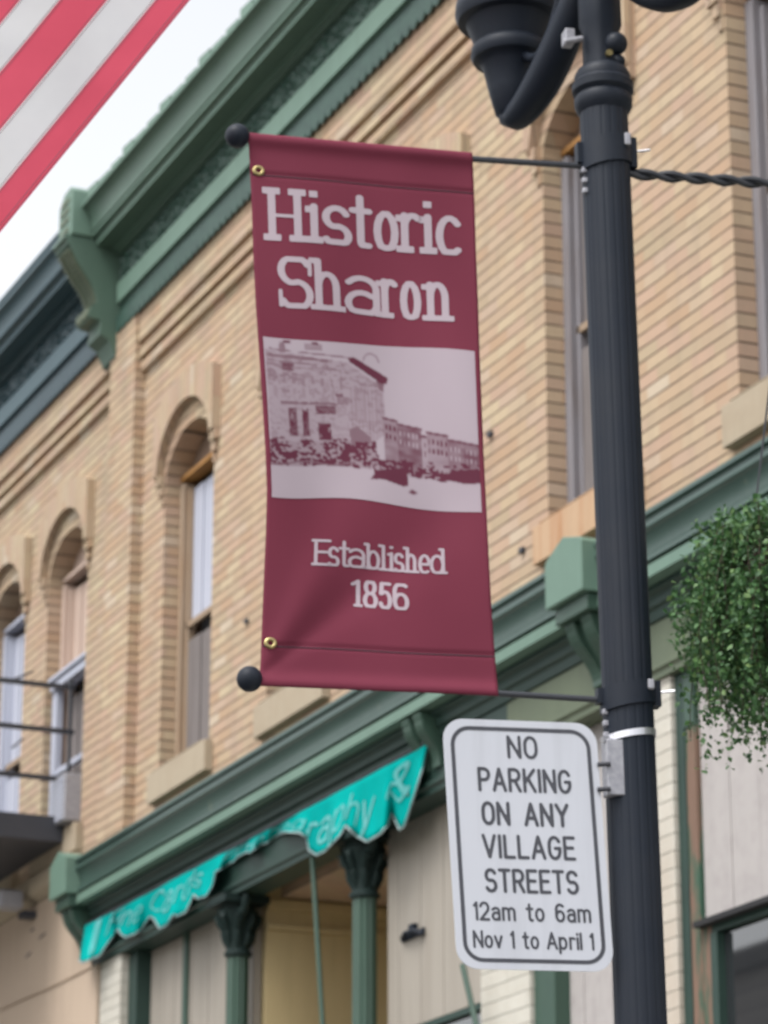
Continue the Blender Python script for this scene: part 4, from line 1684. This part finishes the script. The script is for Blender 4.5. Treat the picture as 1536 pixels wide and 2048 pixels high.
stext('NO', 127, 189, 73, 40, .082)
stext('PARKING', 64, 252, 140, 42, .082)
stext('ON ANY', 67, 243, 207, 41, .088, space=.75)
stext('VILLAGE', 64, 251, 273, 42, .082)
stext('STREETS', 65, 252, 341, 42, .082)
stext('12am to 6am', 38, 272, 398, 33, .08, gap=.26, space=.62)
stext('Nov 1 to April 1', 34, 274, 453, 31, .08, gap=.26, space=.50)
# channel bracket and steel strap
xa_, za_ = loc(1199, 1488)
xb_, zb_ = loc(1226, 1600)
mb = MB().box(xa_, xa_ + 34 * PXM, -.052, -.010, zb_, za_)
mb.build('bracket', M['galv'], sg, bevel=.003)
mb = MB()
for py in (1530, 1580):
    x, z = loc(1203, py, -.05)
    mb.tube([(x - .01, -.052, z), (x + .02, -.056, z + .002)], .006, 6)
mb.build('bolt', M['darkgrey'], sg)
mb = MB()
n = 44
zc = zof(1476, 1260)
vs = []
for i in range(n):
    a = 2 * math.pi * i / n
    for (r_, dz) in ((PR - .001, .008), (PR + .0035, .008), (PR + .0035, -.008), (PR - .001, -.008)):
        vs.append((r_ * math.cos(a), r_ * math.sin(a), zc + dz + .010 * math.cos(a)))
fs = [(i * 4 + k, i * 4 + (k + 1) % 4, ((i + 1) % n) * 4 + (k + 1) % 4, ((i + 1) % n) * 4 + k) for i in range(n) for k in range(4)]
mb.add(vs, fs)
mb.tube([(-PR * .9, -.03, zc - .012), (-PR - .02, -.045, zc - .02)], .008, 6)
mb.build('strap', M['steel'], sg)

# ------------------------------------------------------------------ twisted plant arm and hanging basket
xr0, zr0 = loc(1262, 348)
th2 = math.radians(5)
xe = .52
xq, zq = loc(1536, 381)
slope = (zq - zr0) / (xq - xr0)
ya = -.05
arm = empty('plant_arm', None, LM @ Matrix.Translation((PR, 0, zr0)))
OFF[arm.name] = Vector((PR, 0, zr0))
tag(arm, 'black twisted iron arm reaching right from the lamp post to the plant basket', 'bracket arm')
mb = MB()
for ph in (0, math.pi):
    pts = []
    for i in range(101):
        t = i / 100
        x = PR * .9 + t * xe
        r_ = .0075
        a = ph + t * 24
        yy = -.28 * t * t * 0 + -.06 * t
        pts.append((x, yy + r_ * math.cos(a), zr0 + (x - PR) * slope + r_ * math.sin(a)))
    mb.tube(pts, .0085, 8)
mb.build('twisted_bar', M['rodmetal'], arm, smooth=True)
xh, yh, zh = PR * .9 + xe * .80, -.05, zr0 + (xe * .80) * slope
mb = MB().tube([(xh, yh, zh), (xh + .02, yh, zh - .03), (xh, yh, zh - .05), (xh - .015, yh, zh - .03)], .004, 6)
mb.build('hook', M['rodmetal'], arm)

zt = depth_z(0, 1150, xh, yh)
bk = empty('hanging_basket', None, LM @ Matrix.Translation((xh, yh, zt)))
OFF[bk.name] = Vector((xh, yh, zt))
tag(bk, 'hanging flower basket with trailing green leaves right of the lamp post', 'hanging plant')
mb = MB()
mb.lathe([(.02, zt - .19), (.10, zt - .175), (.16, zt - .12), (.19, zt - .04), (.20, zt + .02), (.18, zt + .02)], 30, (xh, yh))
mb.build('liner', M['coco'], bk, smooth=True)
for k in range(3):
    a = k * 2.094 + .4
    MB().tube([(xh + .17 * math.cos(a), yh + .17 * math.sin(a), zt + .02), (xh, yh, zh - .05)], .0028, 6).build('chain', M['rodmetal'], bk)
mb = MB()
rl = random.Random(11)


def leaf(c, s, d):
    n_ = Vector((rl.gauss(0, 1), rl.gauss(0, 1), rl.gauss(.5, .7))).normalized()
    t = (d - n_ * d.dot(n_))
    if t.length < 1e-3:
        return
    t.normalize()
    b_ = n_.cross(t)
    c = Vector(c)
    mb.add([c, c + t * s * .5 + b_ * s * .34 + n_ * s * .08, c + t * s, c + t * s * .5 - b_ * s * .34 + n_ * s * .08], [(0, 1, 2, 3)])


stems = []
for k in range(900):
    a = rl.uniform(0, 6.283)
    r0 = rl.uniform(.05, .25)
    L = rl.uniform(.12, .44) * (1 if rl.random() < .8 else 1.2)
    out = rl.uniform(.0, .082) * (1.0 - .0 * L)
    p = Vector((xh + r0 * math.cos(a), yh + r0 * math.sin(a), zt + .03))
    up = rl.uniform(.0, .12)
    pts = []
    nst = 16
    wig = rl.uniform(0, 6)
    for i in range(nst + 1):
        t = i / nst
        rr = r0 + (out + .03) * math.sin(min(1, t * 1.5) * math.pi / 2)
        zz = zt + .03 + up * math.sin(min(1, t * 2.2) * math.pi) - L * max(0, t - .18) * 1.2
        pts.append(Vector((xh + rr * math.cos(a) + .012 * math.sin(t * 7 + wig), yh + rr * math.sin(a) + .012 * math.cos(t * 6 + wig), zz)))
    stems.append(pts)
    for i in range(1, nst + 1):
        for _ in range(3):
            d = (pts[i] - pts[i - 1]).normalized() + Vector((rl.gauss(0, .9), rl.gauss(0, .9), rl.gauss(0, .6)))
            q = pts[i] + Vector((rl.gauss(0, .007), rl.gauss(0, .007), rl.gauss(0, .009)))
            leaf(q, rl.uniform(.008, .023), d)
mb.build('foliage', M['leaf'], bk)
mb = MB()
for pts in stems[::4]:
    mb.tube(pts[::2], .0012, 4)
mb.build('stems', M['coco'], bk)

# ------------------------------------------------------------------ flag
# plane facing the camera roughly, stripes run down to the left
ZF = 7.4
fo = CAM + ray(0, 465) * (ZF / FPX)
e1 = None
pa = CAM + ray(380, 0) * (ZF * 1.015 / FPX)
e1 = (pa - fo).normalized()                     # along the stripes (fly direction)
nrm = (CAM - fo).normalized()
e2 = nrm.cross(e1).normalized()                 # across the stripes
pt = CAM + ray(0, 0) * (ZF / FPX)
if (pt - fo).dot(e2) < 0:
    e2 = -e2
nrm = e1.cross(e2).normalized()
if nrm.dot(CAM - fo) < 0:
    nrm = -nrm
STW = (CAM + ray(180, 0) * (ZF / FPX) - (CAM + ray(105, 62) * (ZF / FPX))).length * 1.0
# measured across the stripes: edges at 0, 59, 126, 198 px ...
STW = 60.5 * ZF / FPX
FM = Matrix(((e1.x, e2.x, nrm.x, fo.x), (e1.y, e2.y, nrm.y, fo.y), (e1.z, e2.z, nrm.z, fo.z), (0, 0, 0, 1)))
fg = empty('flag', None, FM)
tag(fg, 'red and white striped flag hanging across the upper left corner', 'flag')


SB = [0, 54, 128, 201, 262] + [262 + 66 * k for k in range(1, 12)]


def fpos(a, c, off=0.0):
    c = float(np.interp(c / STW, range(len(SB)), SB)) * ZF / FPX if c > 0 else c
    z = .016 * math.sin(a * 5 + c * 9) + .010 * math.sin(a * 17 - c * 8) + .003 * math.sin(a * 31 + c * 23)
    return (a, c, z + off)


A0, A1 = -.75, .75
mb = MB()
nu, per = 120, 6
nc = 13 * per
vs = [fpos(A0 + (A1 - A0) * i / nu, STW * j / per) for i in range(nu + 1) for j in range(nc + 1)]
mb.v = vs
for i in range(nu):
    for j in range(nc):
        a = i * (nc + 1) + j
        mb.f.append((a, a + 1, a + nc + 2, a + nc + 1))
        mb.m.append((j // per) % 2)
fc = mb.build('cloth', [M['flagred'], M['flagwhite']], fg, smooth=True)
mb = MB()
for k in range(1, 13):
    for dd in (-.0035, .0035):
        mb.tube([fpos(A0 + (A1 - A0) * i / 80, STW * k + dd, .0012) for i in range(81)], .0007, 4)
for dd in (.004, .012):
    mb.tube([fpos(A0 + (A1 - A0) * i / 80, dd, .0012) for i in range(81)], .0007, 4)
M['stitch'] = paint('seam thread', (0.30, 0.14, 0.18), None, .8, 5, bmp=0)
mb.build('seam', M['stitch'], fg)
mb = MB()
for sgn in (1, -1):
    vs = [fpos(A1 - .62 + .62 * i / 30, STW * (6 + 7 * j / 20), .003 * sgn) for i in range(31) for j in range(21)]
    mb.add(vs, [(i * 21 + j, i * 21 + j + 1, (i + 1) * 21 + j + 1, (i + 1) * 21 + j) for i in range(30) for j in range(20)])
mb.build('canton', M['flagblue'], fg, smooth=True)
mb = MB()
for r_ in range(9):
    for c_ in range(6 if r_ % 2 == 0 else 5):
        ca = A1 - .62 + .62 * (c_ * 2 + 1 + (r_ % 2)) / 12
        cc = STW * (6 + 7 * (r_ + 1) / 10)
        vs = []
        for k in range(10):
            rr = .017 if k % 2 == 0 else .0068
            an = math.pi / 2 + k * math.pi / 5
            vs.append(fpos(ca + rr * math.cos(an), cc + rr * math.sin(an), .006))
        mb.add(vs, [tuple(range(10))])
mb.build('star', M['flagwhite'], fg)
# staff carrying the flag, out of frame to the upper left
top3 = FM @ Vector((A1 + .02, STW * 13 + .1, 0))
low3 = FM @ Vector((A1 + .02, STW * 5, 0))
mb = MB()
hoist0 = FM @ Vector((A1 + .02, -.15, 0))
top3 = top3 + FH * .09
base = Vector((top3.x, top3.y, 0))
mb.tube([low3, top3 - FH * .09, top3], .014, 10)
mb.tube([top3, Vector((top3.x, top3.y, top3.z - .4)), base + Vector((0, 0, .0))], .022, 10)
tag(mb.build('flag_staff', M['steel']), 'metal staff holding the striped flag, out of view above', 'flag staff')

# ================================================================== building across the street (seen in the shop glass)
ob = empty('wooden_house', (-45, -20, 0))
tag(ob, 'grey clapboard building across the street, seen reflected in the shop window', 'building')
M['siding'] = None
m, nt, b = newmat('grey clapboard')
g = N(nt, 'ShaderNodeNewGeometry')
s_ = N(nt, 'ShaderNodeSeparateXYZ')
nt.links.new(g.outputs['Position'], s_.inputs[0])
v_ = mth(nt, 'FRACT', mth(nt, 'DIVIDE', s_.outputs[2], .3))
nt.links.new(ramp(nt, v_, [(0, (0.06, 0.055, 0.05)), (.12, (0.20, 0.18, 0.16)), (1, (0.26, 0.23, 0.21))]), b.inputs['Base Color'])
M['siding'] = m
MB().box(-75, -24, -26, -17, 0, 9.9).build('wall', M['siding'], ob)
MB().ext_x([(16.8, 9.9), (26.3, 9.9), (26.3, 10.1), (21.5, 11.0), (16.8, 10.2)], -75.2, -23.8).build('roof', M['roof'], ob)
mb = MB()
for i in range(14):
    mb.box(-73 + i * 3.4, -71.8 + i * 3.4, -17.0, -16.96, 5.2, 7.2)
mb.build('window', M['dark'], ob)
